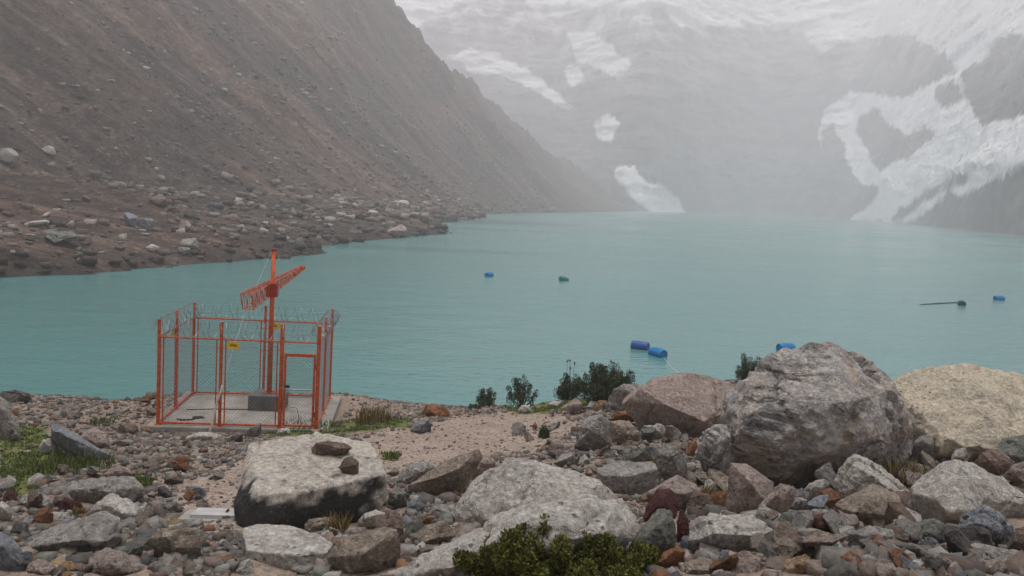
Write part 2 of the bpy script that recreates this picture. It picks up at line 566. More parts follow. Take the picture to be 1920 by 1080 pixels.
ty = np.geomspace(28, 1110, 420)
ts = np.concatenate([np.linspace(-14, 0, 8)[:-1], np.linspace(0, 50, 110)[:-1], np.geomspace(50, 560, 200)])
TY, TS = np.meshgrid(ty, ts, indexing='ij')
TYf, TSf = TY.ravel(), TS.ravel()
def slope_point(Y, s, rough=True):
    z, x = slope_z(Y, s)
    X = shore_x(Y) - s
    if rough:
        P = np.stack([Y, s, np.zeros_like(Y)], 1)
        on = np.clip(s / 6, 0, 1)
        steep = np.clip((s - 35) / 40, .25, 1)
        g = fbm(np.stack([Y / 26 + s / 90, s / 160, 0 * Y], 1), 5, .55, 2.1, True)      # gullies down the fall line
        z = z + on * steep * g * (8 + 7 * np.clip(x, 0, 1.2) * np.clip(Y / 300, .5, 2))
        z = z + on * fbm(P / 9.0, 4) * 1.1 * np.clip(s / 20, .35, 1)
        crag = np.clip(fbm(P / 60 + 9, 2) * 2.6 + (x - .35) * 1.7, 0, 1) * np.clip(Y / 160, .3, 1)
        z = z + on * crag * fbm(P / 20 + 3, 6, .62, 2.1, True) * 19
        z = z + on * np.clip(s / 30, 0, 1) * fbm(np.stack([Y / 7 + s / 30, s / 22, 0 * Y], 1), 4, .6) * 1.3
        z = z + np.where(s < 4, fbm(P / 3 + 1, 3) * .5, 0) * np.clip(s / 1.5 + 1, 0, 1)
    return np.stack([X, Y, z], 1)
SV = slope_point(TYf, TSf)

def scree_mat():
    m, nt, b = new_mat('scree', .95)
    ua = nt.nodes.new('ShaderNodeAttribute'); ua.attribute_name = 'along'
    us = nt.nodes.new('ShaderNodeAttribute'); us.attribute_name = 'up_slope'
    cb = nt.nodes.new('ShaderNodeCombineXYZ')
    skew = mathn(nt, 'ADD', ua.outputs['Fac'], mathn(nt, 'MULTIPLY', us.outputs['Fac'], .28))
    nt.links.new(skew, cb.inputs[0]); nt.links.new(mathn(nt, 'MULTIPLY', us.outputs['Fac'], .16), cb.inputs[1])
    st = noise(nt, cb.outputs[0], .07, 7, .66, .8)
    st2 = noise(nt, cb.outputs[0], .25, 5, .6, .4)
    v = coords(nt)
    col = mixc(nt, ramp(nt, st, .42, .58), (.075, .057, .047), (.165, .114, .090))
    col = mixc(nt, mathn(nt, 'MULTIPLY', ramp(nt, st2, .46, .62), .6), col, (.085, .070, .064))
    pat = noise(nt, v, .022, 5, .6, .5)
    col = mixc(nt, mathn(nt, 'MULTIPLY', ramp(nt, pat, .50, .60), .8), col, (.060, .058, .053))
    g1 = noise(nt, v, 1.1, 6, .75)
    col = mixc(nt, mathn(nt, 'MULTIPLY', ramp(nt, g1, .56, .66), .75), col, (.25, .22, .20))
    col = mixc(nt, mathn(nt, 'MULTIPLY', ramp(nt, noise(nt, v, .8, 6, .75), .55, .64), .7), col, (.065, .058, .054))
    gn = noise(nt, v, .38, 8, .85)
    col = mixc(nt, 1.0, col, ramp(nt, gn, .36, .64, (.42, .40, .39, 1), (1.75, 1.72, 1.7, 1)), 'MULTIPLY')
    st3 = noise(nt, cb.outputs[0], .11, 6, .7, 1.0)
    col = mixc(nt, 1.0, col, ramp(nt, st3, .38, .62, (.52, .50, .50, 1), (1.28, 1.24, 1.2, 1)), 'MULTIPLY')
    wet = nt.nodes.new('ShaderNodeAttribute'); wet.attribute_name = 'wet'
    col = mixc(nt, mathn(nt, 'MULTIPLY', wet.outputs['Fac'], .62), col, (.05, .046, .043))
    nt.links.new(col, b.inputs['Base Color'])
    bump(nt, b, mathn(nt, 'ADD', g1, mathn(nt, 'MULTIPLY', noise(nt, v, .25, 5, .7), 2.5)), 1.0, 1.1)
    return m
wet = np.clip(1.25 - SV[:, 2] / 1.3 + fbm(SV / 5, 3) * .9, 0, 1)
slope = mesh('scree_hillside', SV, grid_faces(len(ty), len(ts))[:, ::-1], scree_mat(), attrs={'along': TYf, 'up_slope': TSf, 'wet': wet})
tag(slope, 'steep brown scree hillside left of the lake', None, kind='structure')

# ------------------------------------------------------------------ far headwall with snow
base_u, base_y = [], []
for x, y in ((1190, 396), (1280, 398.5), (1430, 404), (1590, 412), (1700, 420), (1800, 430), (1920, 443)):
    p = on_z(x, y, 0)
    base_u.append(p[0] / p[1]); base_y.append(p[1])
base_u = [-.6, .05] + base_u + [.85, 1.1, 1.5]
base_y = [1180, 1160] + base_y + [300, 210, 150]
fu = np.concatenate([np.linspace(-.45, -.22, 12)[:-1], np.linspace(-.22, .72, 560), np.linspace(.72, 1.5, 40)[1:]])
fq = np.concatenate([np.linspace(-30, 0, 5)[:-1], np.linspace(0, 520, 330), np.linspace(520, 800, 20)[1:]])
FU, FQ = np.meshgrid(fu, fq, indexing='ij')
u, q = FU.ravel(), FQ.ravel()
def smooth_u(a, w=41):
    k_ = np.hanning(w); k_ /= k_.sum()
    g_ = np.linspace(-.6, 1.5, 900); f_ = np.interp(g_, *a)
    f_ = np.convolve(np.pad(f_, w // 2, mode='edge'), k_, 'valid')
    return np.interp(u, g_, f_)
yb = smooth_u((base_u, base_y))
Y = yb + q
X = u * Y
P = np.stack([X, Y, 0 * X], 1)
steep = smooth_u(([-.3, .1, .2, .42, .5, .7, 1.5], [.95, .9, 1.15, 1.2, .85, .72, .7]), 91)
qq = np.maximum(q, 0)
z = steep * (qq + 0.0) * (.72 + .28 * np.clip(qq / 180, 0, 1.6))
z = np.where(q < 0, q * .3, z)
on = np.clip(qq / 30, 0, 1)
z = z + on * (fbm(P / 130 + 4, 5, .5, 2.1, True) * 55 + fbm(P / 34 + 8, 3, .5, 2.1, True) * 7)
z = np.minimum(z, 455 + fbm(P / 90, 3) * 25)
L3 = np.stack([X / 70, z / 20, Y / 160], 1)
Y = Y + on * (fbm(L3, 4, .58) * 15)
FV = np.stack([X, Y, z], 1)
px_, py_, _d = project(FV)
pj = np.stack([px_ / 42, py_ / 42, 0 * px_], 1)
wx = px_ + fbm(FV / 30 + 2, 4, .6) * 11
wy = py_ + fbm(FV / 30 + 31, 4, .6) * 11
SNOW = [[(690, -400), (2200, -400), (2200, 50), (1920, 62), (1872, 70), (1840, 110), (1800, 140), (1770, 100), (1700, 62), (1600, 72), (1545, 100), (1500, 58), (1380, 48), (1270, 52), (1240, 12), (1100, 10), (1000, 6), (940, -20), (850, 12), (790, 45), (740, 60), (700, 10)],
        [(832, 106), (880, 88), (930, 98), (985, 128), (1030, 163), (1082, 204), (1050, 204), (1000, 168), (950, 144), (900, 142), (868, 122)],
        [(1060, 55), (1110, 62), (1150, 88), (1185, 118), (1158, 150), (1110, 122), (1078, 110)],
        [(1062, 130), (1090, 120), (1095, 150), (1070, 162)],
        [(1112, 228), (1145, 212), (1164, 228), (1142, 270), (1118, 256)],
        [(1152, 318), (1190, 308), (1210, 340), (1236, 344), (1268, 366), (1287, 400), (1225, 400), (1192, 382), (1166, 352)],
        [(1532, 275), (1543, 212), (1590, 170), (1650, 178), (1700, 182), (1752, 152), (1800, 130), (1818, 198), (1836, 234), (1925, 214), (1990, 200), (2150, 190), (2150, 300), (1925, 312), (1872, 300), (1800, 325), (1765, 372), (1715, 419), (1588, 414), (1652, 362), (1640, 347), (1614, 348), (1594, 320), (1580, 262), (1556, 292)],
        [(1780, 362), (1840, 318), (1900, 300), (1915, 318), (1850, 345), (1800, 368)]]
HOLES = [[(1605, 220), (1640, 202), (1668, 235), (1700, 250), (1745, 240), (1762, 248), (1722, 282), (1690, 300), (1650, 320), (1625, 290), (1607, 250)],
         [(1752, 160), (1790, 150), (1806, 180), (1775, 204), (1756, 190)],
         [(1540, 250), (1560, 230), (1585, 270), (1592, 320), (1560, 330), (1540, 300)],
         [(1668, 408), (1735, 358), (1785, 330), (1797, 334), (1750, 370), (1690, 412)]]
snow = np.zeros(len(FV))
for p in SNOW:
    snow = np.maximum(snow, inpoly(wx, wy, p))
for p in HOLES:
    snow = np.where(inpoly(wx, wy, p), 0.12, snow)
# broken dusting of snow on the upper rock
dust = np.clip((150 - py_) / 170, 0, 1) * np.clip(fbm(FV / 34 + 77, 5, .62) * 2.4 + .42, 0, 1)
snow = np.maximum(snow, dust * .85)
powder_fog = np.clip((210 - py_) / 190, 0, 1.2) * np.clip(fbm(FV / 60 + 7, 4, .6) * 1.2 + .55, 0, 1)  # thin snow, and fog whiteness painted into the rock colour towards the top

def head_mat():
    m, nt, b = new_mat('mountain_rock', .9)
    v = coords(nt)
    f = noise(nt, v, .014, 7, .68, .8)
    col = mixc(nt, ramp(nt, f, .42, .58), (.055, .052, .054), (.16, .148, .142))
    col = mixc(nt, mathn(nt, 'MULTIPLY', ramp(nt, noise(nt, v, .09, 6, .75), .5, .62), .6), col, (.03, .029, .03))
    sa = nt.nodes.new('ShaderNodeAttribute'); sa.attribute_name = 'snow'
    pa_ = nt.nodes.new('ShaderNodeAttribute'); pa_.attribute_name = 'powder_fog'
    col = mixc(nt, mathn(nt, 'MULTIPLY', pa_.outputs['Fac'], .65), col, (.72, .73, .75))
    e = noise(nt, v, .11, 5, .7)
    s = mathn(nt, 'ADD', sa.outputs['Fac'], mathn(nt, 'MULTIPLY', mathn(nt, 'SUBTRACT', e, .5), .9))
    s = ramp(nt, s, .26, .82)
    sn = mixc(nt, ramp(nt, noise(nt, v, .03, 5, .6), .35, .7), (.90, .905, .92), (.76, .77, .79))
    col = mixc(nt, s, col, sn)
    nt.links.new(col, b.inputs['Base Color'])
    bump(nt, b, noise(nt, v, .15, 6, .7), .8, 6.0)
    return m
SG = snow.reshape(len(fu), len(fq))
for _k in range(3):
    SG = (SG + np.roll(SG, 1, 0) + np.roll(SG, -1, 0) + np.roll(SG, 1, 1) + np.roll(SG, -1, 1)) / 5
snow = SG.ravel()
head = mesh('mountain_headwall', FV, grid_faces(len(fu), len(fq)), head_mat(), attrs={'snow': snow, 'powder_fog': powder_fog})
tag(head, 'misty rock headwall with glacier snow behind the lake', None, kind='structure')

# ------------------------------------------------------------------ rocks
rng = random.Random(11)
HEADS = []
POLYS = []                       # picture outlines of the hand-placed rocks (to keep small stones off them)

def refine(bm, target, passes=6):
    bmesh.ops.triangulate(bm, faces=bm.faces[:])
    for _ in range(passes):
        es = [e for e in bm.edges if e.calc_length() > target]
        if not es or len(bm.verts) > 6000:
            break
        bmesh.ops.subdivide_edges(bm, edges=es, cuts=1)
        bmesh.ops.triangulate(bm, faces=[f for f in bm.faces if len(f.verts) > 3])

def hull_rock(pts, size, seed, rough=1.0, bev=.05, div=26, chips=5, crange=(.80, .95)):
    bm = bmesh.new()
    for p in pts:
        bm.verts.new(p)
    bmesh.ops.remove_doubles(bm, verts=bm.verts[:], dist=size * .02)
    r = bmesh.ops.convex_hull(bm, input=bm.verts[:])
    junk = [g for g in r['geom_interior'] + r['geom_unused'] if isinstance(g, bmesh.types.BMVert) and g.is_valid]
    if junk:
        bmesh.ops.delete(bm, geom=list(set(junk)), context='VERTS')
    loose = [v for v in bm.verts if not v.link_faces]
    if loose:
        bmesh.ops.delete(bm, geom=loose, context='VERTS')
    rs = np.random.RandomState(seed)
    # knock off corners along a few flat fractures
    C0 = np.array([v.co[:] for v in bm.verts]); mid_ = (C0.max(0) + C0.min(0)) / 2
    for k in range(chips):
        nv = rs.normal(size=3) * np.array([1, 1, .8]); nv /= np.linalg.norm(nv)
        sup = ((C0 - mid_) @ nv).max()
        bb = bmesh.ops.bisect_plane(bm, geom=bm.verts[:] + bm.edges[:] + bm.faces[:], plane_co=Vector(mid_ + nv * sup * rs.uniform(*crange)), plane_no=Vector(nv), clear_outer=True)
        ed = [g for g in bb['geom_cut'] if isinstance(g, bmesh.types.BMEdge)]
        if ed:
            bmesh.ops.contextual_create(bm, geom=ed)
    bmesh.ops.dissolve_limit(bm, angle_limit=R(7), verts=bm.verts[:], edges=bm.edges[:])
    if bev:
        bmesh.ops.bevel(bm, geom=bm.edges[:], offset=size * bev, segments=1, profile=.5, affect='EDGES', clamp_overlap=True)
    refine(bm, size / div)
    bm.normal_update()
    V = np.array([v.co[:] for v in bm.verts]); Nn = np.array([v.normal[:] for v in bm.verts])
    o = seed * 7.31
    d = fbm(V / size * 2.2 + o, 2) * .035 + fbm(V / size * 5 + o, 4, .62, 2.1, True) * .042 + fbm(V / size * 16 + o, 3, .6) * .024
    # split along a few joint planes
    for k in range(4):
        nv = rs.normal(size=3); nv /= np.linalg.norm(nv)
        t = (V / size) @ nv + pnoise(V / size * 3 + o + k) * .16 - rs.uniform(-.3, .3)
        d = d - .022 * np.exp(-(t / .02) ** 2) + .016 * np.sign(t) * np.exp(-np.abs(t) * 5)
    V = V + Nn * (d * size * rough)[:, None]
    bm.verts.index_update()
    Fc = np.array([[v.index for v in f.verts] for f in bm.faces])
    bm.free()
    return V, Fc

def rock(label, mat, poly, ridge=(), base=None, thick=.85, depth=None, rough=1.0, bev=.007, name='boulder', front=.62, group=None, keep=True, lift=0.0, bury=.25, chips=4):
    poly = [tuple(map(float, p)) for p in poly]
    seed = rng.randrange(1, 999)
    rs = np.random.RandomState(seed)
    xs = [p[0] for p in poly]; ys = [p[1] for p in poly]
    cx, cy = sum(xs) / len(xs), sum(ys) / len(ys)
    yb_ = base if base is not None else max(ys)
    wpx = max(xs) - min(xs); hpx = max(ys) - min(ys)
    d0 = depth if depth is not None else hit(min(max(cx, -60), 1980), min(yb_, 1079))
    w = wpx * d0 / F
    size = max(w, hpx * d0 / F)
    th = thick * min(w, 2.2 * hpx * d0 / F)
    dc = d0 + th * .35
    pts = [at(x, y, dc * (1 + rs.uniform(-.02, .02) * min(1, th))) for x, y in poly]
    if ridge is not None:
        for i in range(3 if ridge else 5):
            x, y = poly[rs.randint(len(poly))]
            k = front * rs.uniform(.35, 1.0)
            pts.append(at(cx + (x - cx) * k, cy + (y - cy) * k, dc - th * .45 * rs.uniform(.5, 1.05)))
    for i in range(5):
        x, y = poly[(i * len(poly)) // 5]
        k = rs.uniform(.6, .85)
        pts.append(at(cx + (x - cx) * k, cy + (y - cy) * k + hpx * .05, dc + th * .6 * rs.uniform(.7, 1.1)))
    for x, y, f in ridge:
        pts.append(at(x, y, dc - th * f))
    low = sorted(poly, key=lambda p: -p[1])[:max(3, len(poly) // 3)]
    for x, y in low:
        p = at(x, y, dc); pts.append(p + np.array([0, .1 * th, -bury * size]))
        p = at(cx + (x - cx) * .8, y, dc + th * .5); pts.append(p + np.array([0, 0, -bury * size]))
    pts = np.array(pts); pts[:, 2] += lift
    bpt = at(cx, max(ys), dc)
    V, Fc = hull_rock(pts - bpt, size, seed, rough, bev, div=min(26, max(6, max(wpx, hpx) / 6.5)), chips=chips, crange=(.80, .95) if wpx < 330 else (.90, .97))
    o = mesh(name, V, Fc, RM[mat], True, sharp=24)
    o.location = bpt
    tag(o, label, 'rock' if name != 'boulder' else 'boulder', group)
    HEADS.append((cx, cy, wpx, label))
    if keep:
        POLYS.append(poly)
    return o

def flat_rock(label, mat, top, base, under=.12, rough=.4, tilt=(0, 0), chips=2, bev=0.007, name='boulder', left=None, bury=.3, gap=0.0, dark_front=0, extra=()):
    """A slab whose level top face is outlined in the photo; base = pixel row where its front meets the ground."""
    seed = rng.randrange(1, 999)
    top = [tuple(map(float, p)) for p in top]
    xs = [p[0] for p in top]; ys = [p[1] for p in top]
    cx = sum(xs) / len(xs)
    d0 = hit(cx, min(base, 1079))
    fy = max(ys)
    zt = at(cx, fy, d0 + gap)[2]
    T = []
    for x, y in top:
        p = on_z(x, y, zt); T.append(p)
    T = np.array(T); c = T.mean(0)
    T[:, 2] += (T[:, 0] - c[0]) * tilt[0] + (T[:, 1] - c[1]) * tilt[1]
    zb_ = at(cx, base, d0)[2] - bury
    Bt = T.copy(); Bt[:, 2] = zb_
    Bt[:, :2] = c[:2] + (Bt[:, :2] - c[:2]) * (1 - under)
    Mid = T.copy(); Mid[:, 2] = zt - (zt - zb_) * .35; Mid[:, :2] = c[:2] + (Mid[:, :2] - c[:2]) * 1.015
    size = np.ptp(T[:, 0])
    o_ = np.array([c[0], c[1], zb_])
    V, Fc = hull_rock(np.concatenate([T, Mid, Bt] + [at(x, y, d0 + e)[None] for x, y, e in extra]) - o_, size, seed, rough, bev, 26, chips)
    at_ = {}
    if dark_front:
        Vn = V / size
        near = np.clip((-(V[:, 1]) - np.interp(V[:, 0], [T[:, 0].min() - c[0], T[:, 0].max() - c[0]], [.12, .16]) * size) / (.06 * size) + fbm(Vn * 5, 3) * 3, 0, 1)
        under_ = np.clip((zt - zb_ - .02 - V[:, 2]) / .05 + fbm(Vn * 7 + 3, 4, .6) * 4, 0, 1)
        at_['dark_front'] = near * under_ * dark_front  # darker tone on the near side below the top edge, ragged border
    o = mesh(name, V, Fc, RM[mat], True, sharp=24, attrs=at_); o.location = o_
    tag(o, label, name)
    poly = top + [(max(xs), base), (min(xs), base)]
    HEADS.append((cx, (min(ys) + base) / 2, max(xs) - min(xs), label)); POLYS.append(poly)
    return zt
# --- right: the great boulder and what lies round it
rock('huge weathered grey boulder with dark pitted left side, largest rock', 'gneiss',
     [(1365, 735), (1395, 701), (1425, 688), (1468, 656), (1515, 639), (1553, 639), (1578, 660), (1630, 688), (1672, 731), (1719, 790), (1700, 833), (1681, 868), (1570, 905), (1497, 905), (1442, 916), (1384, 875), (1365, 820)],
     ridge=[(1549, 664, .2), (1595, 756, .62), (1440, 765, .55), (1500, 850, .62), (1630, 820, .55), (1390, 800, .5)], base=925, thick=.8, rough=.95, chips=9, bev=0.007, front=.7)
rock('broad smooth tan boulder behind the huge grey boulder', 'tan',
     [(1650, 760), (1672, 722), (1715, 697), (1760, 688), (1800, 684), (1881, 705), (1935, 716), (2040, 760), (2060, 880), (1900, 872), (1766, 866), (1690, 830)], ridge=[(1780, 835, .6), (1900, 845, .6), (1980, 855, .6)], base=850, thick=.7, rough=.8, bev=0.080)
rock('smooth brown slab leaning under the huge boulder', 'pink', [(1370, 868), (1400, 870), (1450, 905), (1450, 945), (1420, 970), (1361, 970)], thick=.9, bev=0.007, rough=.4)
rock('pinkish stone with orange stain beside leaning slab', 'pink', [(1417, 965), (1424, 945), (1463, 906), (1489, 916), (1488, 935), (1462, 975), (1440, 982)], ridge=[(1460, 925, .5)])
rock('lumpy grey stone under overhang of huge boulder', 'lichen', [(1508, 920), (1518, 905), (1545, 898), (1556, 905), (1552, 930), (1535, 945), (1512, 935)])
rock('grey rounded stone below lumpy grey stone', 'blue', [(1512, 945), (1530, 930), (1555, 928), (1556, 955), (1530, 966), (1512, 958)])
rock('small flat grey stone right of pinkish stone', 'grey', [(1470, 945), (1490, 932), (1515, 938), (1514, 952), (1490, 962), (1474, 956)])
rock('pale pointed rock leaning on front of huge boulder', 'pale', [(1566, 925), (1570, 890), (1600, 858), (1613, 852), (1640, 868), (1690, 910), (1711, 932), (1704, 950), (1640, 960), (1580, 950)], ridge=[(1612, 880, .45), (1680, 925, .4)], base=955)
rock('tan angular rock with flat sunlit front face', 'beige', [(1563, 950), (1590, 930), (1638, 908), (1680, 925), (1699, 944), (1690, 962), (1634, 990), (1604, 984)], ridge=[(1655, 965, .5), (1600, 960, .45)], rough=.5, bev=0.007)
rock('slate grey trapezoid stone below tan angular rock', 'grey', [(1590, 1000), (1630, 985), (1672, 995), (1678, 1006), (1650, 1035), (1617, 1045), (1600, 1030)], ridge=[(1650, 1010, .5)], bev=0.007)
rock('square grey stone beside dry grass near tan boulder', 'grey', [(1702, 840), (1715, 820), (1753, 814), (1769, 829), (1766, 860), (1740, 874), (1712, 872)], rough=.6)
rock('small ochre stone on top between grey stones', 'ochre', [(1768, 830), (1780, 816), (1796, 816), (1794, 834), (1776, 842)], name='stone')
rock('pale grey stone right of small ochre stone', 'pale', [(1780, 860), (1792, 838), (1812, 833), (1826, 850), (1815, 868), (1795, 870)])
rock('large pale beige boulder at right with sloping flat face', 'pale', [(1706, 950), (1712, 915), (1762, 868), (1790, 864), (1825, 872), (1881, 897), (1930, 940), (1935, 985), (1850, 990), (1787, 992), (1720, 975)], ridge=[(1783, 900, .4), (1800, 960, .6), (1740, 960, .5)], rough=.55, bev=0.007)
rock('brown rock with orange edge behind pale beige boulder', 'brown', [(1828, 870), (1840, 848), (1870, 842), (1900, 865), (1906, 895), (1880, 905), (1850, 890)], base=895)
rock('blue grey speckled boulder at lower right', 'blue', [(1787, 1000), (1813, 962), (1851, 951), (1894, 976), (1904, 1004), (1880, 1030), (1830, 1025), (1795, 1015)], ridge=[(1850, 985, .5)])
rock('round orange stone left of blue speckled boulder', 'ochre', [(1781, 1028), (1790, 1012), (1812, 1010), (1826, 1025), (1818, 1044), (1795, 1048)], bev=0.090, name='stone')
rock('small whitish stone at lower right edge of frame', 'white', [(1702, 1062), (1715, 1048), (1740, 1046), (1752, 1058), (1740, 1074), (1715, 1076)], name='stone')
rock('pink stone at bottom below blue speckled boulder', 'pink', [(1828, 1075), (1845, 1050), (1875, 1046), (1888, 1065), (1880, 1095), (1840, 1095)])
rock('yellow stained stone at the bottom edge', 'ochre', [(1453, 1075), (1480, 1050), (1510, 1040), (1538, 1055), (1542, 1080), (1520, 1100), (1465, 1100)], ridge=[(1500, 1060, .5)])
rock('brownish pink cube stone at bottom edge', 'pink', [(1370, 1080), (1375, 1040), (1395, 1032), (1430, 1040), (1446, 1065), (1430, 1100), (1380, 1100)], bev=0.007)
rock('beige tilted slab above yellow stained stone', 'beige', [(1523, 1020), (1540, 996), (1565, 1004), (1588, 1025), (1585, 1044), (1545, 1048)], thick=.6)
rock('dark red stone between grey stones under pointed rock', 'red', [(1510, 985), (1525, 965), (1565, 965), (1580, 980), (1570, 1000), (1525, 1002)])
rock('wide flat light grey slab right of pointed green rock', 'pale', [(1286, 1000), (1290, 976), (1350, 968), (1410, 966), (1451, 994), (1445, 1030), (1400, 1028), (1349, 1025), (1300, 1050)], ridge=[(1340, 1000, .4), (1420, 1005, .4)], thick=.7, rough=.5, bev=0.007)
rock('flat pinkish slab at right edge below tan boulder', 'pink', [(1851, 808), (1880, 790), (1930, 782), (1960, 800), (1950, 825), (1890, 822)], thick=.6)
rock('rusty slanted slab at the bottom edge', 'rust', [(1578, 1045), (1592, 1032), (1612, 1045), (1628, 1080), (1622, 1100), (1598, 1085)], thick=.6, bev=0.007)
rock('brown grey pointed rock right of light grey slab', 'brown', [(1442, 1030), (1470, 1000), (1485, 994), (1505, 1010), (1520, 1040), (1500, 1058), (1455, 1055)], ridge=[(1482, 1020, .5)])
rock('grey angular stone below pinkish stained stone', 'green', [(1453, 985), (1470, 962), (1500, 965), (1520, 962), (1515, 985), (1490, 998)], thick=.7)
rock('small pink grey stone at the bottom right', 'pink', [(1625, 1085), (1640, 1055), (1660, 1048), (1680, 1065), (1684, 1095), (1640, 1100)])
rock('dark green grey rock left of blue speckled boulder', 'green', [(1693, 1010), (1710, 980), (1750, 970), (1783, 985), (1780, 1012), (1740, 1026), (1705, 1022)])
rock('orange brown flat stone in right rubble', 'ochre', [(1712, 1010), (1730, 1003), (1758, 1006), (1756, 1020), (1725, 1024)], name='stone', thick=.7)
rock('grey flat stone at bottom right corner', 'grey', [(1840, 1048), (1865, 1030), (1905, 1032), (1935, 1050), (1930, 1075), (1880, 1070)], thick=.7)
rock('brown stone in the bottom right corner', 'brown', [(1890, 1020), (1905, 990), (1935, 985), (1950, 1030), (1920, 1046)])
rock('grey mossy rock at right edge under pink slab', 'green', [(1868, 850), (1880, 822), (1925, 815), (1950, 850), (1930, 885), (1885, 880)])
# --- centre
rock('long pale slab sloping up in the centre', 'pale', [(840, 975), (870, 935), (900, 900), (958, 859), (1003, 867), (1060, 885), (1125, 901), (1152, 930), (1150, 965), (1050, 985), (900, 990)], ridge=[(985, 890, .3), (1080, 945, .6), (920, 965, .6)], thick=.55, rough=.5, bev=0.007, base=985)
rock('big grey sloping slab behind the olive bush', 'pale', [(720, 1090), (800, 1045), (880, 1000), (978, 950), (1060, 945), (1166, 932), (1200, 985), (1190, 1010), (1125, 1035), (980, 1100)], ridge=[(1000, 985, .4), (900, 1050, .5), (1120, 1000, .5)], thick=.6, rough=.6, bev=0.007, base=1090)
flat_rock('flat topped grey rock with black underside in centre', 'grey', [(1121, 884), (1138, 870), (1166, 863), (1200, 866), (1227, 871), (1231, 880), (1180, 893), (1130, 892)], 930, under=.25, chips=0, rough=.4, gap=.05)
rock('brown wedge rock above dark red stone', 'pink', [(1211, 922), (1230, 905), (1264, 888), (1300, 905), (1319, 925), (1322, 958), (1290, 962), (1240, 945)], ridge=[(1270, 925, .5)], rough=.5, bev=0.007)
rock('dark red angular stone wedged in the centre rocks', 'red', [(1203, 980), (1212, 950), (1232, 918), (1258, 916), (1275, 945), (1268, 972), (1230, 978)], ridge=[(1240, 940, .6)], rough=.5, bev=0.007, thick=.7)
rock('maroon splinter stone below dark red stone', 'red', [(1268, 985), (1276, 955), (1287, 960), (1290, 1000), (1282, 1020), (1272, 1010)], name='stone', thick=.9)
rock('grey green pointed rock right of the olive bush', 'green', [(1180, 1025), (1205, 990), (1239, 949), (1255, 955), (1270, 980), (1264, 1025), (1228, 1050), (1190, 1050)], ridge=[(1238, 985, .5), (1215, 1020, .5)], bev=0.007)
rock('orange brown stone below grey green pointed rock', 'rust', [(1227, 1058), (1245, 1035), (1270, 1024), (1284, 1035), (1276, 1055), (1245, 1068)])
rock('small pale grey upright stone beside light slab', 'blue', [(1346, 1060), (1350, 1035), (1365, 1030), (1370, 1055), (1362, 1078), (1350, 1078)], name='stone')
rock('brown stones edge rock at bottom centre right', 'beige', [(1268, 1085), (1285, 1055), (1320, 1045), (1345, 1060), (1345, 1100), (1280, 1100)])
rock('grey ribbed upright rock beyond the central rubble', 'grey', [(1078, 835), (1086, 800), (1100, 780), (1125, 776), (1142, 790), (1146, 835), (1120, 848), (1090, 846)], ridge=[(1110, 805, .6)], bev=0.007)
rock('brown block right of grey ribbed upright rock', 'beige', [(1133, 812), (1145, 792), (1180, 790), (1200, 806), (1196, 826), (1160, 832)], bev=0.007)
rock('white stone perched on small stack before pink boulder', 'white', [(1218, 792), (1226, 782), (1242, 781), (1246, 793), (1232, 798)], name='stone', base=812, lift=.0)
rock('pale stone under the perched white stone', 'pale', [(1200, 812), (1208, 798), (1240, 796), (1253, 805), (1250, 820), (1220, 826)], name='stone')
rock('grey green stone behind flat topped grey rock', 'green', [(1168, 860), (1185, 842), (1212, 838), (1226, 855), (1218, 870), (1185, 872)])
rock('beige grey angular rock above brown wedge rock', 'grey', [(1225, 870), (1232, 842), (1255, 833), (1282, 850), (1288, 885), (1268, 905), (1235, 895)], ridge=[(1258, 860, .5)])
rock('knobbly pale lichen rock left of huge boulder', 'lichen', [(1304, 850), (1315, 812), (1345, 798), (1376, 805), (1382, 870), (1370, 905), (1325, 890)], ridge=[(1345, 835, .5)], rough=1.3)
rock('small rust stone beside knobbly lichen rock', 'rust', [(1286, 850), (1290, 830), (1305, 825), (1310, 845), (1298, 858)], name='stone')
rock('large pink grey boulder on the crest left of huge boulder', 'pink', [(1160, 745), (1185, 722), (1207, 713), (1272, 699), (1317, 707), (1374, 716), (1395, 760), (1368, 800), (1308, 822), (1255, 822), (1228, 785)], ridge=[(1280, 730, .2), (1320, 790, .6), (1250, 760, .45)], base=818, thick=.65, rough=.6, bev=0.007)
rock('grey boulder beside the big dark shrub', 'grey', [(1141, 752), (1150, 732), (1170, 720), (1200, 722), (1212, 745), (1200, 768), (1160, 768)], base=768)
rock('rust red stone below crest near big dark shrub', 'rust', [(1143, 782), (1155, 770), (1180, 774), (1190, 785), (1170, 793)], name='stone', thick=.7)
rock('orange stone on crest beside rust red stone', 'ochre', [(1113, 762), (1122, 750), (1138, 752), (1143, 764), (1128, 770)], name='stone')
rock('white stone at foot of the big dark shrub', 'white', [(1100, 762), (1108, 752), (1122, 754), (1120, 766), (1106, 768)], name='stone')
rock('pale stone on grass below the two thin shrubs', 'pale', [(972, 768), (978, 760), (993, 761), (996, 772), (982, 776)], name='stone')
rock('white flat stone on grass right of thin shrubs', 'white', [(1028, 757), (1038, 752), (1052, 754), (1048, 764), (1034, 765)], name='stone', thick=.7)
rock('brown slanted slab in the path', 'beige', [(765, 910), (790, 892), (830, 868), (898, 842), (905, 855), (885, 885), (852, 928), (805, 935)], ridge=[(850, 885, .3)], thick=.5, rough=.5, bev=0.007)
rock('grey stone resting left of the brown slanted slab', 'grey', [(745, 905), (755, 885), (772, 868), (800, 863), (828, 874), (815, 890), (785, 903), (760, 912)], ridge=[(790, 885, .4)])
rock('pale stone in shade right of brown slanted slab', 'pink', [(882, 895), (892, 865), (915, 852), (930, 868), (915, 900), (895, 908)])
rock('rounded beige boulder below the centre slab', 'beige', [(773, 1005), (800, 984), (835, 976), (852, 988), (853, 1004), (820, 1022), (790, 1032), (778, 1024)], bev=0.070, rough=.6)
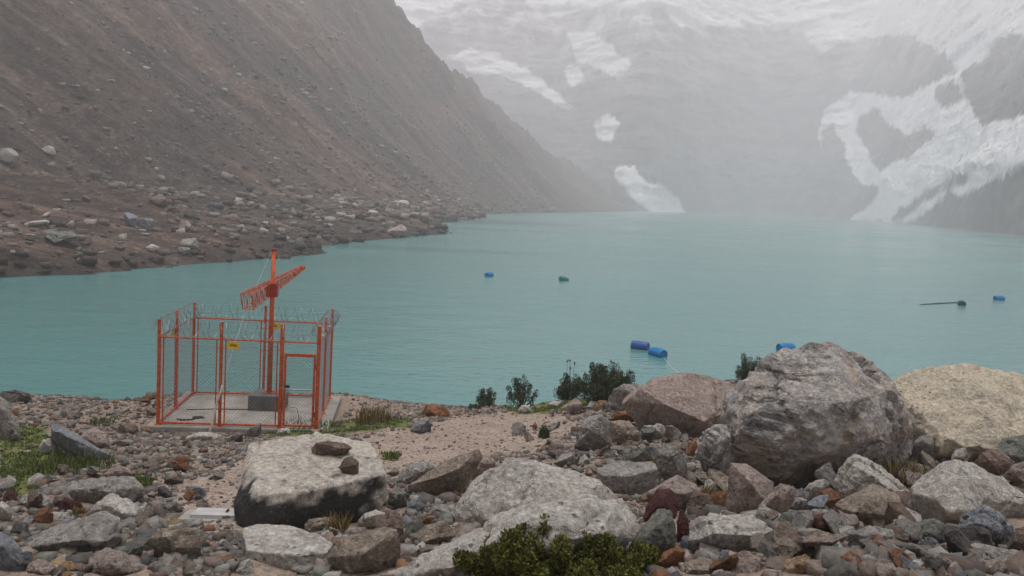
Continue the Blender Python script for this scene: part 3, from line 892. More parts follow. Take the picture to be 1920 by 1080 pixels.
rock('large brown boulder at the bottom beside olive bush', 'beige', [(613, 1045), (640, 1010), (680, 998), (720, 988), (747, 992), (749, 1030), (742, 1075), (700, 1105), (640, 1105)], ridge=[(735, 1000, .4), (680, 1040, .6)], bev=0.060, rough=.5)
rock('dark brown pointed rock behind large brown boulder', 'brown', [(695, 1000), (715, 972), (735, 953), (750, 962), (758, 990), (756, 1025), (735, 1030)], ridge=[(738, 985, .4)], bev=0.007)
BLOCK_Z = flat_rock('big pale flat topped block with dark front and two stones', 'block',
          [(470, 834), (520, 822), (593, 812), (650, 822), (694, 832), (708, 858), (724, 887), (690, 896), (640, 908), (580, 919), (520, 924), (482, 928), (474, 880)], 1000, under=.10, chips=0, rough=.42, gap=.05, dark_front=1.0, extra=[(447, 930, .5), (440, 965, .35), (434, 1018, .25), (456, 1030, .05), (485, 990, -.02)])
flat_rock('pale flat topped rock below the big block', 'pale', [(455, 992), (480, 984), (540, 984), (600, 1003), (622, 1020), (612, 1036), (560, 1041), (500, 1037), (462, 1031)], 1098, under=.2, chips=0, rough=.4, gap=.1)
rock('dark flattened stone lying on top of the big block', 'brown', [(583, 842), (592, 832), (615, 828), (645, 831), (657, 840), (650, 853), (615, 860), (592, 854)], name='stone', keep=False, depth=float((on_z(620, 858, BLOCK_Z) - CO) @ FW), bury=0, bev=0.007, thick=.6)
rock('dark teardrop stone on the front edge of big block', 'brown', [(635, 876), (645, 860), (660, 856), (672, 866), (671, 885), (662, 898), (650, 892)], name='stone', keep=False, depth=float((on_z(655, 893, BLOCK_Z) - CO) @ FW), bury=0, bev=0.007, thick=.7)
rock('dark grey stone right of the big block', 'green', [(727, 945), (732, 920), (748, 912), (763, 925), (762, 948), (742, 955)])
rock('blue grey stone between big block and centre slab', 'blue', [(760, 958), (768, 940), (785, 936), (797, 948), (788, 962), (770, 965)], name='stone')
rock('pale grey flat rock at foot of the big block', 'pale', [(668, 985), (680, 965), (705, 957), (725, 965), (722, 985), (695, 994)], thick=.7)
rock('beige flat stone against front of the big block', 'beige', [(570, 990), (580, 975), (615, 972), (633, 978), (628, 998), (590, 1003)], thick=.6, name='stone')
rock('reddish flat stone behind the large brown boulder', 'pink', [(640, 1000), (655, 990), (685, 990), (692, 998), (670, 1008), (645, 1008)], name='stone', thick=.6)
rock('dark green stone left of rounded beige boulder', 'green', [(755, 1008), (762, 980), (782, 972), (796, 985), (785, 1012), (765, 1018)])
rock('grey stone above the rounded beige boulder', 'grey', [(800, 965), (812, 948), (838, 945), (850, 960), (838, 974), (812, 976)])
rock('small red stone above the rounded beige boulder', 'rust', [(790, 980), (798, 967), (815, 966), (820, 978), (808, 988)], name='stone')
rock('red brown stone on crest at end of the path', 'rust', [(791, 778), (800, 760), (812, 757), (838, 766), (842, 776), (815, 783)], name='stone')
rock('grey flat stone beside path below red brown stone', 'blue', [(768, 808), (778, 793), (800, 788), (811, 795), (803, 808), (782, 814)], name='stone')
rock('grey rounded stone in cluster left of flat dark rock', 'grey', [(1040, 868), (1052, 852), (1075, 850), (1085, 864), (1072, 876), (1050, 876)])
rock('dark stone in the rubble above centre slab', 'dark', [(1083, 860), (1090, 847), (1104, 848), (1106, 862), (1094, 868)], name='stone')
rock('grey stone with white edge before centre slab tip', 'grey', [(965, 950), (985, 935), (1012, 938), (1018, 952), (995, 962), (975, 960)], name='stone', base=945)
# --- left
rock('long smooth grey rock like a log on the left', 'blue', [(84, 806), (92, 797), (108, 795), (140, 812), (172, 836), (207, 854), (200, 863), (175, 860), (130, 838), (92, 818)], thick=.5, bev=0.100, rough=.4)
rock('pinkish rock behind the long smooth grey rock', 'pink', [(150, 822), (160, 806), (180, 801), (200, 815), (206, 835), (185, 842), (165, 836)])
rock('white stone in moss left of long grey rock', 'white', [(72, 840), (78, 824), (95, 820), (110, 832), (105, 848), (85, 853)], name='stone')
rock('wide grey rock at left with rounded right end', 'grey', [(116, 920), (135, 904), (175, 896), (220, 892), (248, 898), (266, 918), (270, 942), (235, 952), (170, 950), (125, 940)], ridge=[(200, 915, .4)], rough=.7)
rock('pale faceted rock with dark underside at left', 'pale', [(163, 962), (180, 942), (207, 924), (240, 940), (263, 956), (258, 972), (225, 987), (195, 980)], ridge=[(212, 955, .5), (250, 968, .4)], bev=0.007)
rock('large cracked grey slab at lower left', 'grey', [(36, 1020), (70, 1000), (150, 970), (200, 962), (220, 975), (228, 1008), (195, 1032), (120, 1050), (55, 1045)], ridge=[(130, 1015, .5), (60, 1025, .4), (200, 1005, .4)], rough=.6, bev=0.007)
rock('flat beige rock lying on the left path', 'beige', [(268, 1012), (300, 992), (345, 987), (390, 1008), (376, 1026), (340, 1040), (300, 1050), (280, 1046)], thick=.5, rough=.5)
rock('pink grey rock at the bottom left edge', 'pink', [(135, 1085), (165, 1045), (200, 1031), (250, 1044), (295, 1068), (300, 1100), (200, 1110)], ridge=[(210, 1060, .5)])
rock('smooth bluish rounded rock cut by lower left corner', 'blue', [(-40, 1010), (0, 1000), (22, 1006), (40, 1030), (48, 1060), (46, 1100), (-30, 1110)], bev=0.120, rough=.35)
rock('dark grey rock at left edge near the shore', 'grey', [(-20, 740), (5, 742), (18, 755), (28, 790), (30, 815), (5, 826), (-25, 820)], base=826)
rock('grey stone above large cracked slab at left', 'grey', [(36, 945), (45, 928), (70, 923), (100, 932), (98, 952), (60, 957)])
rock('pale stone at left edge beside moss', 'pale', [(-15, 960), (0, 938), (18, 950), (20, 968), (0, 980), (-15, 978)])
rock('dark brown stone wedged under wide grey rock', 'brown', [(93, 950), (105, 930), (125, 924), (138, 938), (128, 955), (105, 958)])
rock('rusty stone left of large cracked slab', 'rust', [(62, 975), (70, 955), (90, 950), (101, 965), (95, 985), (75, 988)])
rock('whitish stone beside rusty stone at left', 'pale', [(88, 975), (100, 960), (128, 960), (132, 974), (115, 986), (95, 986)], name='stone')
rock('reddish stone at bottom left near bluish rock', 'pink', [(45, 1075), (55, 1055), (80, 1048), (106, 1062), (100, 1090), (60, 1095)])
rock('orange stone at bottom left below cracked slab', 'ochre', [(109, 1072), (118, 1055), (135, 1052), (143, 1066), (132, 1085), (115, 1085)], name='stone')
rock('grey stone under left end of cracked slab', 'dark', [(20, 1000), (30, 978), (50, 980), (54, 1000), (40, 1012)], name='stone')
rock('flat beige stone in front of the fence corner', 'beige', [(218, 806), (226, 795), (248, 793), (261, 803), (255, 812), (230, 815)], name='stone')
rock('pale stone on shore left of the fence', 'white', [(196, 745), (202, 734), (218, 732), (224, 742), (212, 748)], name='stone')
rock('blue grey stone on shore left of the fence', 'blue', [(222, 746), (228, 733), (238, 732), (242, 745), (232, 748)], name='stone')
rock('brown stone on shore touching the fence corner', 'brown', [(268, 748), (276, 736), (292, 734), (296, 746), (282, 750)], name='stone')
rock('flat dark rock on shore at left edge', 'dark', [(-10, 748), (5, 734), (35, 732), (56, 740), (50, 752), (20, 756)], thick=.7)
rock('dark grey pointed stone in front of fence', 'green', [(458, 814), (470, 803), (488, 793), (490, 806), (485, 815), (466, 820)], name='stone')
rock('dark flat stone left of dark pointed stone', 'dark', [(425, 826), (438, 815), (455, 814), (454, 824), (436, 830)], name='stone', thick=.7)
rock('pale flat stone in front of fence', 'pale', [(350, 822), (362, 812), (395, 811), (418, 818), (400, 828), (365, 830)], name='stone', thick=.6)
rock('white stone before the gate in moss', 'white', [(518, 812), (526, 804), (540, 803), (546, 811), (530, 816)], name='stone')
rock('pale pointed rock at bottom left of the big block', 'pale', [(415, 1085), (440, 1062), (467, 1047), (478, 1070), (475, 1100), (420, 1100)])
rock('pink flat stone above wide grey rock at left', 'pink', [(196, 890), (206, 878), (232, 876), (248, 884), (238, 894), (210, 897)], name='stone', thick=.6)
rock('small white stone on path near wide grey rock', 'white', [(275, 952), (280, 945), (291, 946), (292, 954), (283, 957)], name='stone')

# --- medium stones, each its own thing, filling the rubble between the boulders
CV = np.array([(x, y, z) for x in (-1, 1) for y in (-1, 1) for z in (-1, 1)], float)
CF = np.array([(0, 1, 3), (0, 3, 2), (4, 6, 7), (4, 7, 5), (0, 4, 5), (0, 5, 1), (2, 3, 7), (2, 7, 6), (0, 2, 6), (0, 6, 4), (1, 5, 7), (1, 7, 3)])
STONE_MESH = {}
def stone_variant(k, mk):
    if (k, mk) in STONE_MESH:
        return STONE_MESH[(k, mk)]
    rs = np.random.RandomState(100 + k)
    pts = rs.normal(size=(10, 3)); pts /= np.linalg.norm(pts, axis=1)[:, None]
    pts *= rs.uniform(.8, 1.1, (10, 1)) * np.array([1.0, rs.uniform(.6, .95), rs.uniform(.4, .8)])
    V, Fc = hull_rock(pts * .5, 1.0, 300 + k, .8, .008, 8, 7)
    o = mesh('stone', V, Fc, RM[mk], True, sharp=22)
    me = o.data
    bpy.data.objects.remove(o)
    STONE_MESH[(k, mk)] = me
    return me
ZONES = [  # outline in the photo, count, px size range, label, group
    ([(1290, 860), (1500, 900), (1720, 880), (1920, 880), (1920, 1078), (1290, 1078)], 120, (32, 98), 'small angular stone in the rubble below the huge boulder', 'small stones in the lower right rubble'),
    ([(940, 800), (1080, 770), (1380, 800), (1380, 900), (1230, 960), (1050, 870)], 62, (15, 50), 'small angular stone in the rubble before the pink crest boulder', 'small stones in the middle rubble'),
    ([(0, 900), (330, 860), (420, 900), (330, 1078), (0, 1078)], 40, (22, 62), 'small angular stone in the rubble at lower left', 'small stones in the lower left rubble'),
    ([(640, 900), (880, 880), (900, 1000), (740, 1078), (600, 1000)], 26, (20, 50), 'small angular stone between big block and centre slab', 'small stones right of the big block'),
    ([(0, 745), (290, 745), (300, 800), (430, 850), (300, 870), (0, 830)], 36, (9, 26), 'small angular stone on the ground left of the fence', 'small stones left of the fence'),
    ([(1700, 800), (1920, 800), (1920, 900), (1700, 900)], 12, (12, 32), 'small angular stone below the tan boulder', 'small stones below the tan boulder'),
    ([(420, 1000), (640, 990), (760, 1078), (400, 1078)], 14, (18, 44), 'small angular stone at the foot of the pale flat topped rock', 'small stones at the bottom'),
]
COLW = {'pale': 'pale grey', 'pink': 'pinkish', 'green': 'greenish grey', 'rust': 'rusty', 'blue': 'bluish grey', 'dark': 'dark', 'red': 'dark red'}
USED = set()
def stone_label(x, y, spx, s0, s1, mk):
    hx, hy, hw, hl = min(HEADS, key=lambda h: (h[0] - x) ** 2 + (h[1] - y) ** 2 * 1.6)
    side = ('left of' if x < hx else 'right of') if abs(x - hx) > abs(y - hy) else ('behind' if y < hy else 'in front of')
    sz = 'tiny' if spx < s0 + .12 * (s1 - s0) else 'small' if spx < s0 + .45 * (s1 - s0) else 'medium'
    base = ' '.join(hl.split()[:7])
    for adj in ('', 'flat ', 'angular ', 'chipped ', 'wedge shaped ', 'low ', 'tilted ', 'blocky ', 'rough ', 'half buried '):
        t = f"{sz} {adj}{COLW.get(mk, mk)} stone {side} the {base}"
        if t not in USED:
            break
    USED.add(t)
    return t
PAL = ['grey'] * 6 + ['pale'] * 5 + ['beige'] * 5 + ['pink'] * 6 + ['brown'] * 3 + ['green'] * 3 + ['rust'] * 2 + ['blue'] * 3 + ['dark'] * 2 + ['white'] * 1 + ['ochre'] * 1 + ['red'] * 1
BOXES = [(min(a for a, b_ in p), max(a for a, b_ in p), min(b_ for a, b_ in p), max(b_ for a, b_ in p)) for p in POLYS]
for zone, cnt, (s0, s1), lab, grp in ZONES:
    xs = [p[0] for p in zone]; ys = [p[1] for p in zone]
    cand = []
    while len(cand) < cnt:
        x, y = rng.uniform(min(xs), max(xs)), rng.uniform(min(ys), max(ys))
        if not inpoly(np.array([x]), np.array([y]), zone)[0]:
            continue
        if rng.random() < .95 and any(b0 < x < b1 and b2 < y < b3 and inpoly(np.array([x]), np.array([y - 2]), p)[0] for p, (b0, b1, b2, b3) in zip(POLYS, BOXES)):
            continue
        cand.append((x, y))
    cand.sort(key=lambda c: c[1])
    dd = hits([c[0] for c in cand], [c[1] for c in cand])
    for (x, y), d in zip(cand, dd):
        if not np.isfinite(d):
            continue
        spx = s0 + (s1 - s0) * rng.random() ** 1.7
        size = spx * d / F
        p = at(x, y, d)
        mk = rng.choice(PAL)
        me = stone_variant(rng.randrange(14), mk)
        o = link('stone', me, (p[0], p[1], float(ground_z(p[0], p[1])[0]) + size * rng.uniform(.10, .42)))
        o.rotation_euler = (rng.uniform(-.8, .8), rng.uniform(-.8, .8), rng.uniform(0, 6.28))
        o.scale = (size, size, size)
        tag(o, stone_label(x, y, spx, s0, s1, mk), 'stone', grp)

# --- fine rubble (nobody could count it)
TONES = np.array([(.30, .285, .27), (.40, .375, .35), (.33, .275, .225), (.34, .27, .24), (.23, .175, .145), (.25, .19, .165), (.21, .215, .19), (.28, .14, .08), (.25, .26, .28), (.14, .13, .125), (.52, .49, .46), (.36, .25, .14)])
TP = np.array([.19, .13, .15, .15, .09, .08, .06, .025, .05, .04, .025, .01]); TP = TP / TP.sum()
def scatter_mesh(name, P, S, mat, rs, tones, flat=(.45, .85), sink=.15, nvar=40):
    var = []
    for k in range(nvar):
        v = CV * rs.uniform(.42, 1.05, CV.shape) + rs.normal(0, .12, 3); var.append(v)
    var = np.array(var)
    n = len(P)
    V = var[rs.randint(0, nvar, n)] * .5
    V = V * np.stack([np.ones(n), rs.uniform(.55, .95, n), rs.uniform(*flat, n)], 1)[:, None, :]
    a = rs.uniform(0, 6.28, n); b_ = rs.normal(0, .55, n)
    ca, sa, cb, sb = np.cos(a), np.sin(a), np.cos(b_), np.sin(b_)
    x, y, z = V[..., 0], V[..., 1], V[..., 2]
    y, z = y * cb[:, None] - z * sb[:, None], y * sb[:, None] + z * cb[:, None]
    x, y = x * ca[:, None] - y * sa[:, None], x * sa[:, None] + y * ca[:, None]
    V = np.stack([x, y, z], -1) * S[:, None, None] + P[:, None, :]
    V[..., 2] += (S * sink)[:, None]
    Fc = (CF[None] + (np.arange(n) * len(CV))[:, None, None]).reshape(-1, 3)
    col = np.repeat(tones, len(CV), 0)
    return mesh(name, V.reshape(-1, 3), Fc, mat, False, cols={'tone': col})
rs = np.random.RandomState(5)
n = 62000
# even in the picture rather than on the ground: nearer ground gets more stones
d = rs.uniform(0, 1, n) ** 1.5 * 22 + 4.3
ux = rs.uniform(-.75, .75, n)
px, py = ux * d, d
gz_ = ground_z(px, py)
ix, iy, _ = project(np.stack([px, py, gz_], 1))
wob = pnoise(np.stack([px, py, 0 * px], 1) * .8) * 60
insand = inpoly(ix + wob, iy + wob * .4, SAND)
inmoss = np.zeros(n, bool)
for p in MOSS:
    inmoss |= inpoly(ix, iy, p)
onpad = (np.abs(px + 6.45) < 2.15) & (np.abs(py - 19.25) < 1.95)
inrock = np.zeros(n, bool)
for p_, (b0, b1, b2, b3) in zip(POLYS, BOXES):
    bb = (ix > b0) & (ix < b1) & (iy > b2) & (iy < b3)
    inrock[bb] |= inpoly(ix[bb], iy[bb] - 5, p_)
keep = (~onpad) & (gz_ > -.2) & ~inrock & ~(insand & (rs.uniform(size=n) < .62)) & ~(inmoss & (rs.uniform(size=n) < .9))
px, py, gz_, insand = px[keep], py[keep], gz_[keep], insand[keep]
n = len(px)
rubz = np.zeros(n)
for zn in (0, 1, 2, 3, 4, 5, 6):
    rubz = np.maximum(rubz, inpoly(ix[keep], iy[keep], ZONES[zn][0]) * (1.0, .8, .8, .9, .7, .9, .6)[zn])
S = .018 + .12 * rs.uniform(size=n) ** 4.0 + py * .0012 + rubz * .16 * rs.uniform(size=n) ** 6
S = np.where(insand, S * .55, S)
tn = TONES[rs.choice(len(TONES), n, p=TP)] * rs.uniform(.28, .72, (n, 1))
rub = scatter_mesh('rubble', np.stack([px, py, gz_], 1), S, M_TONE, rs, tn, sink=.05)
tag(rub, 'fine mixed gravel and rubble covering the moraine', 'rubble', kind='stuff')

# ------------------------------------------------------------------ stones of the left hillside
n = 70000
Y = np.exp(rs.uniform(math.log(45), math.log(560), n))
s = np.where(rs.uniform(size=n) < .55, rs.uniform(-1, 60, n), 60 * np.exp(rs.uniform(0, 1.5, n)))
P = slope_point(Y, s)
clump = pnoise(np.stack([Y / 20 + s / 70, s / 60, 0 * Y], 1)) + .35 * pnoise(np.stack([Y / 5, s / 6, 0 * Y], 1))
k = (clump > rs.uniform(-.45, .38, n)) | ((s < 14) & (rs.uniform(size=n) < .7))
Y, s, P = Y[k], s[k], P[k]
n = len(Y)
bw = np.interp(Y, [60, 100, 130, 220, 350, 500], [52, 50, 46, 18, 9, 6])
S = np.where(s < bw, (.12 + 2.0 * rs.uniform(size=n) ** 11) * np.clip(Y / 110, .7, 2.0), (.14 + 1.1 * rs.uniform(size=n) ** 8) * np.clip(Y / 120, .7, 2.2))
ht = P[:, 2]
tn = (np.array([(.20, .165, .145), (.155, .118, .10), (.27, .24, .22), (.18, .15, .135), (.10, .094, .09), (.40, .375, .355)])[rs.choice(6, n, p=[.28, .22, .20, .12, .10, .08])]) * rs.uniform(.6, 1.35, (n, 1))
wetf = np.clip(1.5 - ht / 1.2, 0, 1)[:, None]
tn = tn * .75 * (1 - wetf * .55)
scr = scatter_mesh('scree_stones', P, S, M_TONE_FAR, rs, tn, (.22, .62), .08)
tag(scr, 'loose grey and brown stones strewn over the hillside', 'scree', kind='stuff')

def far_rock(label, mat, x, y, w, h, d=None, dark=False):
    # rock on the far left shore: find the hillside along the sight line
    r = ray(x, y)
    ds = np.linspace(45, 420, 3000)
    Q = CO + ds[:, None] * r
    sx = shore_x(Q[:, 1]) - Q[:, 0]
    zz = slope_point(Q[:, 1], sx)[:, 2]
    kk = np.argmax((Q[:, 2] < zz) & (sx > -2))
    d0 = ds[kk]
    sz = w * d0 / F
    p = at(x, y, d0)
    rs2 = np.random.RandomState(int(x * 7 + y) % 9999)
    pts = rs2.normal(size=(15, 3)); pts /= np.linalg.norm(pts, axis=1)[:, None]
    pts *= np.array([w, w * .8, h * 1.25]) * .5 * d0 / F
    V, Fc = hull_rock(pts, sz, int(x) % 500 + 1, .9, .015, 12, 6)
    o = mesh('boulder', V, Fc, RM[mat], True, sharp=22)
    o.location = (p[0], p[1], p[2] + h * .36 * d0 / F)
    tag(o, label, 'boulder', 'boulders on the far left shore')
far_rock('dark overhanging slab rock on left shore', 'green', 112, 456, 72, 24)
far_rock('grey boulder of touching pair on left shore', 'blue', 243, 424, 36, 26)
far_rock('darker pointed boulder right of touching pair on shore', 'blue', 273, 432, 38, 26)
far_rock('pale pinkish boulder on left shore above the mast', 'pink', 350, 434, 36, 22)
far_rock('brown grey flat boulder near the waterline below pale one', 'grey', 358, 463, 42, 20)
far_rock('pale flat rock at left above dark overhanging slab', 'pale', 66, 424, 56, 14)
far_rock('flat brown rock on the left bench edge', 'brown', 298, 384, 46, 16)
far_rock('broad brown boulder at the far peninsula tip', 'pink', 742, 440, 46, 22)
far_rock('pale rock high on the far peninsula', 'pale', 752, 388, 36, 14)
far_rock('small pale rock by water left of mast', 'pale', 285, 470, 26, 12)
far_rock('grey rock at waterline behind the fence', 'grey', 345, 476, 26, 14)
far_rock('small dark rock standing in water at shore tip', 'dark', 310, 505, 20, 7)
far_rock('dark wet rock at the middle shore tip', 'dark', 560, 466, 34, 18)
far_rock('pale rock on scree below the spur', 'pale', 700, 402, 22, 10)
far_rock('grey rock cluster lump low on left scree', 'lichen', 14, 302, 46, 26)
far_rock('pale angular boulder on dark scree at left', 'pale', 92, 290, 26, 18)

# ------------------------------------------------------------------ fenced enclosure
FL = np.array([on_z(296, 796, PAD_Z)[0], on_z(296, 796, PAD_Z)[1], PAD_Z])
YAW = math.atan2(.45, 3.54)
LEAN = R(1.3)
ENC = Matrix.Translation(Vector(FL)) @ Matrix.Rotation(YAW, 4, 'Z') @ Matrix.Rotation(LEAN, 4, 'Y')
W, DP, PH, TR = 3.57, 2.8, 2.45, 2.06
def place(o):
    o.matrix_world = ENC
    return o
slab = MB()
slab.box((-.22, -.16, -.30), (W + .30, DP + .25, 0))
so = slab.build('concrete_slab', M_CONC)
bm = bmesh.new(); bm.from_mesh(so.data)
bmesh.ops.bevel(bm, geom=bm.edges[:], offset=.015, segments=2, affect='EDGES'); bm.to_mesh(so.data); bm.free()
place(so); tag(so, 'flat grey brown concrete slab under the orange fence', 'slab')

fence = place(empty('fence_enclosure'))
tag(fence, 'orange red chain link fence enclosure topped with razor wire', 'fence')
def post(x, y, r=.036, h=PH):
    m = MB(); m.tube([(x, y, 0), (x, y, h)], r, 8); m.tube([(x, y, h), (x, y, h + .02)], r * 1.15, 8)
    m.box((x - .07, y - .07, 0.001), (x + .07, y + .07, .012))
    return m.build('post', M_PAINT, fence, False)
PX = [0, 1.37, 2.73, W]
for i, x in enumerate(PX):
    post(x, 0, .048 if i > 1 else .038)
for x in (0, W):
    post(x, DP * .47, .033)
for x in (0, 1.82, W):
    post(x, DP, .036)
def panel(a, b, z0=.05, z1=TR, name='panel_frame', off=.10, rr=.016, wires=True):
    a, b = np.array([*a, 0.]), np.array([*b, 0.])
    u_ = (b - a) / np.linalg.norm(b - a)
    a2, b2 = a + u_ * off, b - u_ * off
    m = MB()
    up = np.array([0, 0, 1.0])
    for p_, q_ in ((a2 + up * z0, a2 + up * z1), (b2 + up * z0, b2 + up * z1)):
        m.tube([p_, q_], rr, 6)
    for z in (z0, z1):
        m.tube([a + u_ * .03 + up * z, b - u_ * .03 + up * z], rr * (1.7 if z < .5 else 1.2), 6)
    for z in (.55, 1.25, 1.85):
        m.tube([a + up * z, a2 + up * z], .010, 5); m.tube([b + up * z, b2 + up * z], .010, 5)
    f = m.build(name, M_PAINT, fence, False)
    if wires:
        L = np.linalg.norm(b2 - a2); H = z1 - z0
        w = MB(); st = .062
        for sgn in (1, -1):
            c = -H
            while c < L:
                x0, x1 = max(c, 0), min(c + H, L)
                if x1 - x0 > .02:
                    if sgn > 0: zz0, zz1 = x0 - c, x1 - c
                    else: zz0, zz1 = H - (x0 - c), H - (x1 - c)
                    w.tube([a2 + u_ * x0 + up * (z0 + zz0), a2 + u_ * x1 + up * (z0 + zz1)], .0031, 3, False)
                c += st * 1.414
        w.build('chain_link_mesh', M_WIRE, f, False)
    return f
panel((0, 0), (1.37, 0)); panel((1.37, 0), (2.73, 0))
panel((0, 0), (0, DP * .47)); panel((0, DP * .47), (0, DP))
panel((W, 0), (W, DP * .47)); panel((W, DP * .47), (W, DP))
panel((0, DP), (1.82, DP)); panel((1.82, DP), (W, DP))
# gate between the two heavy posts
gx0, gx1 = 2.73 + .085, W - .085
m = MB()
for x in (gx0, gx1):
    m.box((x - .025, -.025, .04), (x + .025, .025, 1.78))
m.box((gx0 - .025, -.026, 1.72), (gx1 + .025, .026, 1.79)); m.box((gx0, -.026, .04), (gx1, .026, .08))
gate = m.build('gate', M_PAINT, fence)
m = MB(); m.tube([(gx0, 0, .93), (gx1, 0, .93)], .017, 8); m.build('cross_bar', M_WIRE, gate)
m = MB()
c = -1.7; L = gx1 - gx0
for sgn in (1, -1):
    c = -1.66
    while c < L:
        x0, x1 = max(c, 0), min(c + 1.66, L)
        if x1 - x0 > .02:
            z0_, z1_ = (x0 - c, x1 - c) if sgn > 0 else (1.66 - (x0 - c), 1.66 - (x1 - c))
            m.tube([(gx0 + x0, 0, .07 + z0_), (gx0 + x1, 0, .07 + z1_)], .0028, 3, False)
        c += .0877
m.build('chain_link_mesh', M_WIRE, gate)
m = MB(); m.box((gx0 + .02, -.055, .98), (gx0 + .12, -.027, 1.04)); m.build('latch', M_BLACK, gate)
for z in (.35, 1.5):
    m = MB(); m.tube([(gx1 + .03, -.03, z - .05), (gx1 + .03, -.03, z + .05)], .018, 6); m.build('hinge', M_PAINT2, gate)
m = MB(); m.tube([(2.73, 0, TR), (W, 0, TR)], .018, 6); m.build('top_rail', M_PAINT, fence)
def coil(a, b, loops, seed):
    rs_ = np.random.RandomState(seed)
    a, b = np.array([*a, TR + .215]), np.array([*b, TR + .215])
    u_ = (b - a) / np.linalg.norm(b - a); n_ = np.array([-u_[1], u_[0], 0]); L = np.linalg.norm(b - a)
    m = MB(); pts = []
    N_ = loops * 22
    for i in range(N_ + 1):
        t = i / N_; an = 2 * math.pi * loops * t
        rr = .185 * (1 + .05 * math.sin(an * .37 + seed))
        pts.append(a + u_ * (L * t + .05 * math.sin(an * .5)) + n_ * rr * math.cos(an) + np.array([0, 0, rr * math.sin(an)]))
    m.tube(pts, .0062, 4)
    for i in range(0, N_, 2):                         # the blades
        p = pts[i]; t = pts[min(i + 1, N_)] - p; t = t / np.linalg.norm(t)
        rd = p - (a + u_ * ((p - a) @ u_)); rd = rd / np.linalg.norm(rd)
        s_ = rs_.choice((-1, 1))
        m.add([p - t * .014, p + t * .014, p + rd * .016 * s_ + u_ * .008, p + rd * .016 * s_ - u_ * .008 + t * .01], [(0, 1, 2), (0, 3, 1), (0, 2, 3), (1, 3, 2)])
    m.tube([a - np.array([0, 0, .18]), b - np.array([0, 0, .18])], .004, 4)
    m.build('razor_wire_coil', M_RAZOR, fence, False)
coil((0, 0), (W, 0), 17, 1); coil((0, 0), (0, DP), 17, 2); coil((W, 0), (W, DP), 17, 3); coil((0, DP), (W, DP), 17, 4)

def sign(label, c, nrm, w=.25, h=.16):
    r_ = place(empty('warning_sign'))
    r_.matrix_world = ENC @ Matrix.Translation(c) @ Matrix.Rotation(nrm, 4, 'Z')
    m = MB(); m.box((-w / 2, -.002, -h / 2), (w / 2, .002, h / 2)); m.build('plate', M_YEL, r_)
    m = MB()
    for k, (x0, x1) in enumerate(((-.07, -.045), (-.035, -.012), (-.002, .02), (.03, .052), (.06, .08))):
        m.box((x0, -.006, -.02), (x1, -.003, .022))
    m.box((-.055, -.006, .03), (.065, -.003, .04))
    m.build('print', M_SIGNMARK, r_)
    tag(r_, label, 'sign', 'yellow warning signs')
sign('yellow warning sign wired to the front fence panel', (1.37 + .27, -.035, 1.93), 0)
sign('yellow warning sign on the back fence panel near gate', (1.82 + .27, DP - .035, 1.93), 0)
sign('yellow warning sign on the left side fence seen edge on', (-.02, 1.12, 1.93), R(-90))

# plinth, mast and boom
pl = MB(); pl.box((1.72, 1.36, 0.001), (2.60, 2.06, .38))
po = pl.build('concrete_plinth', M_PLINTH)
bm = bmesh.new(); bm.from_mesh(po.data)
bmesh.ops.bevel(bm, geom=bm.edges[:], offset=.012, segments=2, affect='EDGES'); bm.to_mesh(po.data); bm.free()
place(po); tag(po, 'dark grey concrete block at the foot of the mast', 'plinth')
MX, MY = 2.17, 1.72
mast = place(empty('mast')); tag(mast, 'tall orange red mast with tilted tapered lattice boom', 'mast')
m = MB(); m.tube([(MX, MY, .381), (MX, MY, 4.05)], [.062, .052], 10); m.build('pole', M_PAINT, mast, True)
m = MB(); m.box((MX - .14, MY - .14, .381), (MX + .14, MY + .14, .40)); m.build('base_plate', M_PAINT2, mast)
m = MB(); m.tube([(MX, MY, 4.05), (MX, MY, 4.08)], .068, 10)
for k in range(3):
    a = k * 2.1; m.tube([(MX, MY, 4.0), (MX + .09 * math.cos(a), MY + .09 * math.sin(a), 4.06)], .008, 5)
m.build('mast_head', M_PAINT2, mast)
INV = np.array(ENC.inverted())
def loc(x, y, d):
    p = at(x, y, d)
    return INV[:3, :3] @ p + INV[:3, 3]
md = float((np.array(ENC @ Vector((MX, MY, 2)))[:3] - CO) @ FW)
A_, B_ = loc(463, 565, md - .95), loc(569, 501, md + 1.45)
ax = (B_ - A_); LB = np.linalg.norm(ax); ax = ax / LB
sd = np.cross(ax, (0, 0, 1)); sd /= np.linalg.norm(sd); vu = np.cross(sd, ax)
def sect(t):
    hh = .20 * (1 - t) + .045 * t
    ww = .15 * (1 - t) + .04 * t
    c = A_ + ax * LB * t
    return [c + sd * ww * i + vu * hh * j for i, j in ((-1, -1), (1, -1), (1, 1), (-1, 1))]
boom = MB()
s0, s1 = sect(0), sect(1)
for i in range(4):
    boom.tube([s0[i], s1[i]], .011, 5)
    boom.tube([s0[i], s0[(i + 1) % 4]], .013, 5); boom.tube([s1[i], s1[(i + 1) % 4]], .012, 5)
bo = boom.build('lattice_boom', M_PAINT, mast)
br = MB()
nb = 26
for k in range(nb):
    c0, c1 = sect(k / nb), sect((k + 1) / nb)
    for i in range(4):
        j = (i + 1) % 4
        if k % 2: br.tube([c0[i], c1[j]], .0072, 4)
        else: br.tube([c0[j], c1[i]], .0072, 4)
        br.tube([c1[i], c1[j]], .006, 4)
br.build('bracing', M_PAINT, bo)
tm = (np.array([MX, MY, 0]) - A_) @ np.array([ax[0], ax[1], 0]) / (LB * (ax[0] ** 2 + ax[1] ** 2))
cb_ = A_ + ax * LB * tm
m = MB(); m.box((MX - .13, MY - .13, cb_[2] - .2), (MX + .13, MY + .13, cb_[2] + .14)); m.build('mounting_box', M_PAINT2, mast)
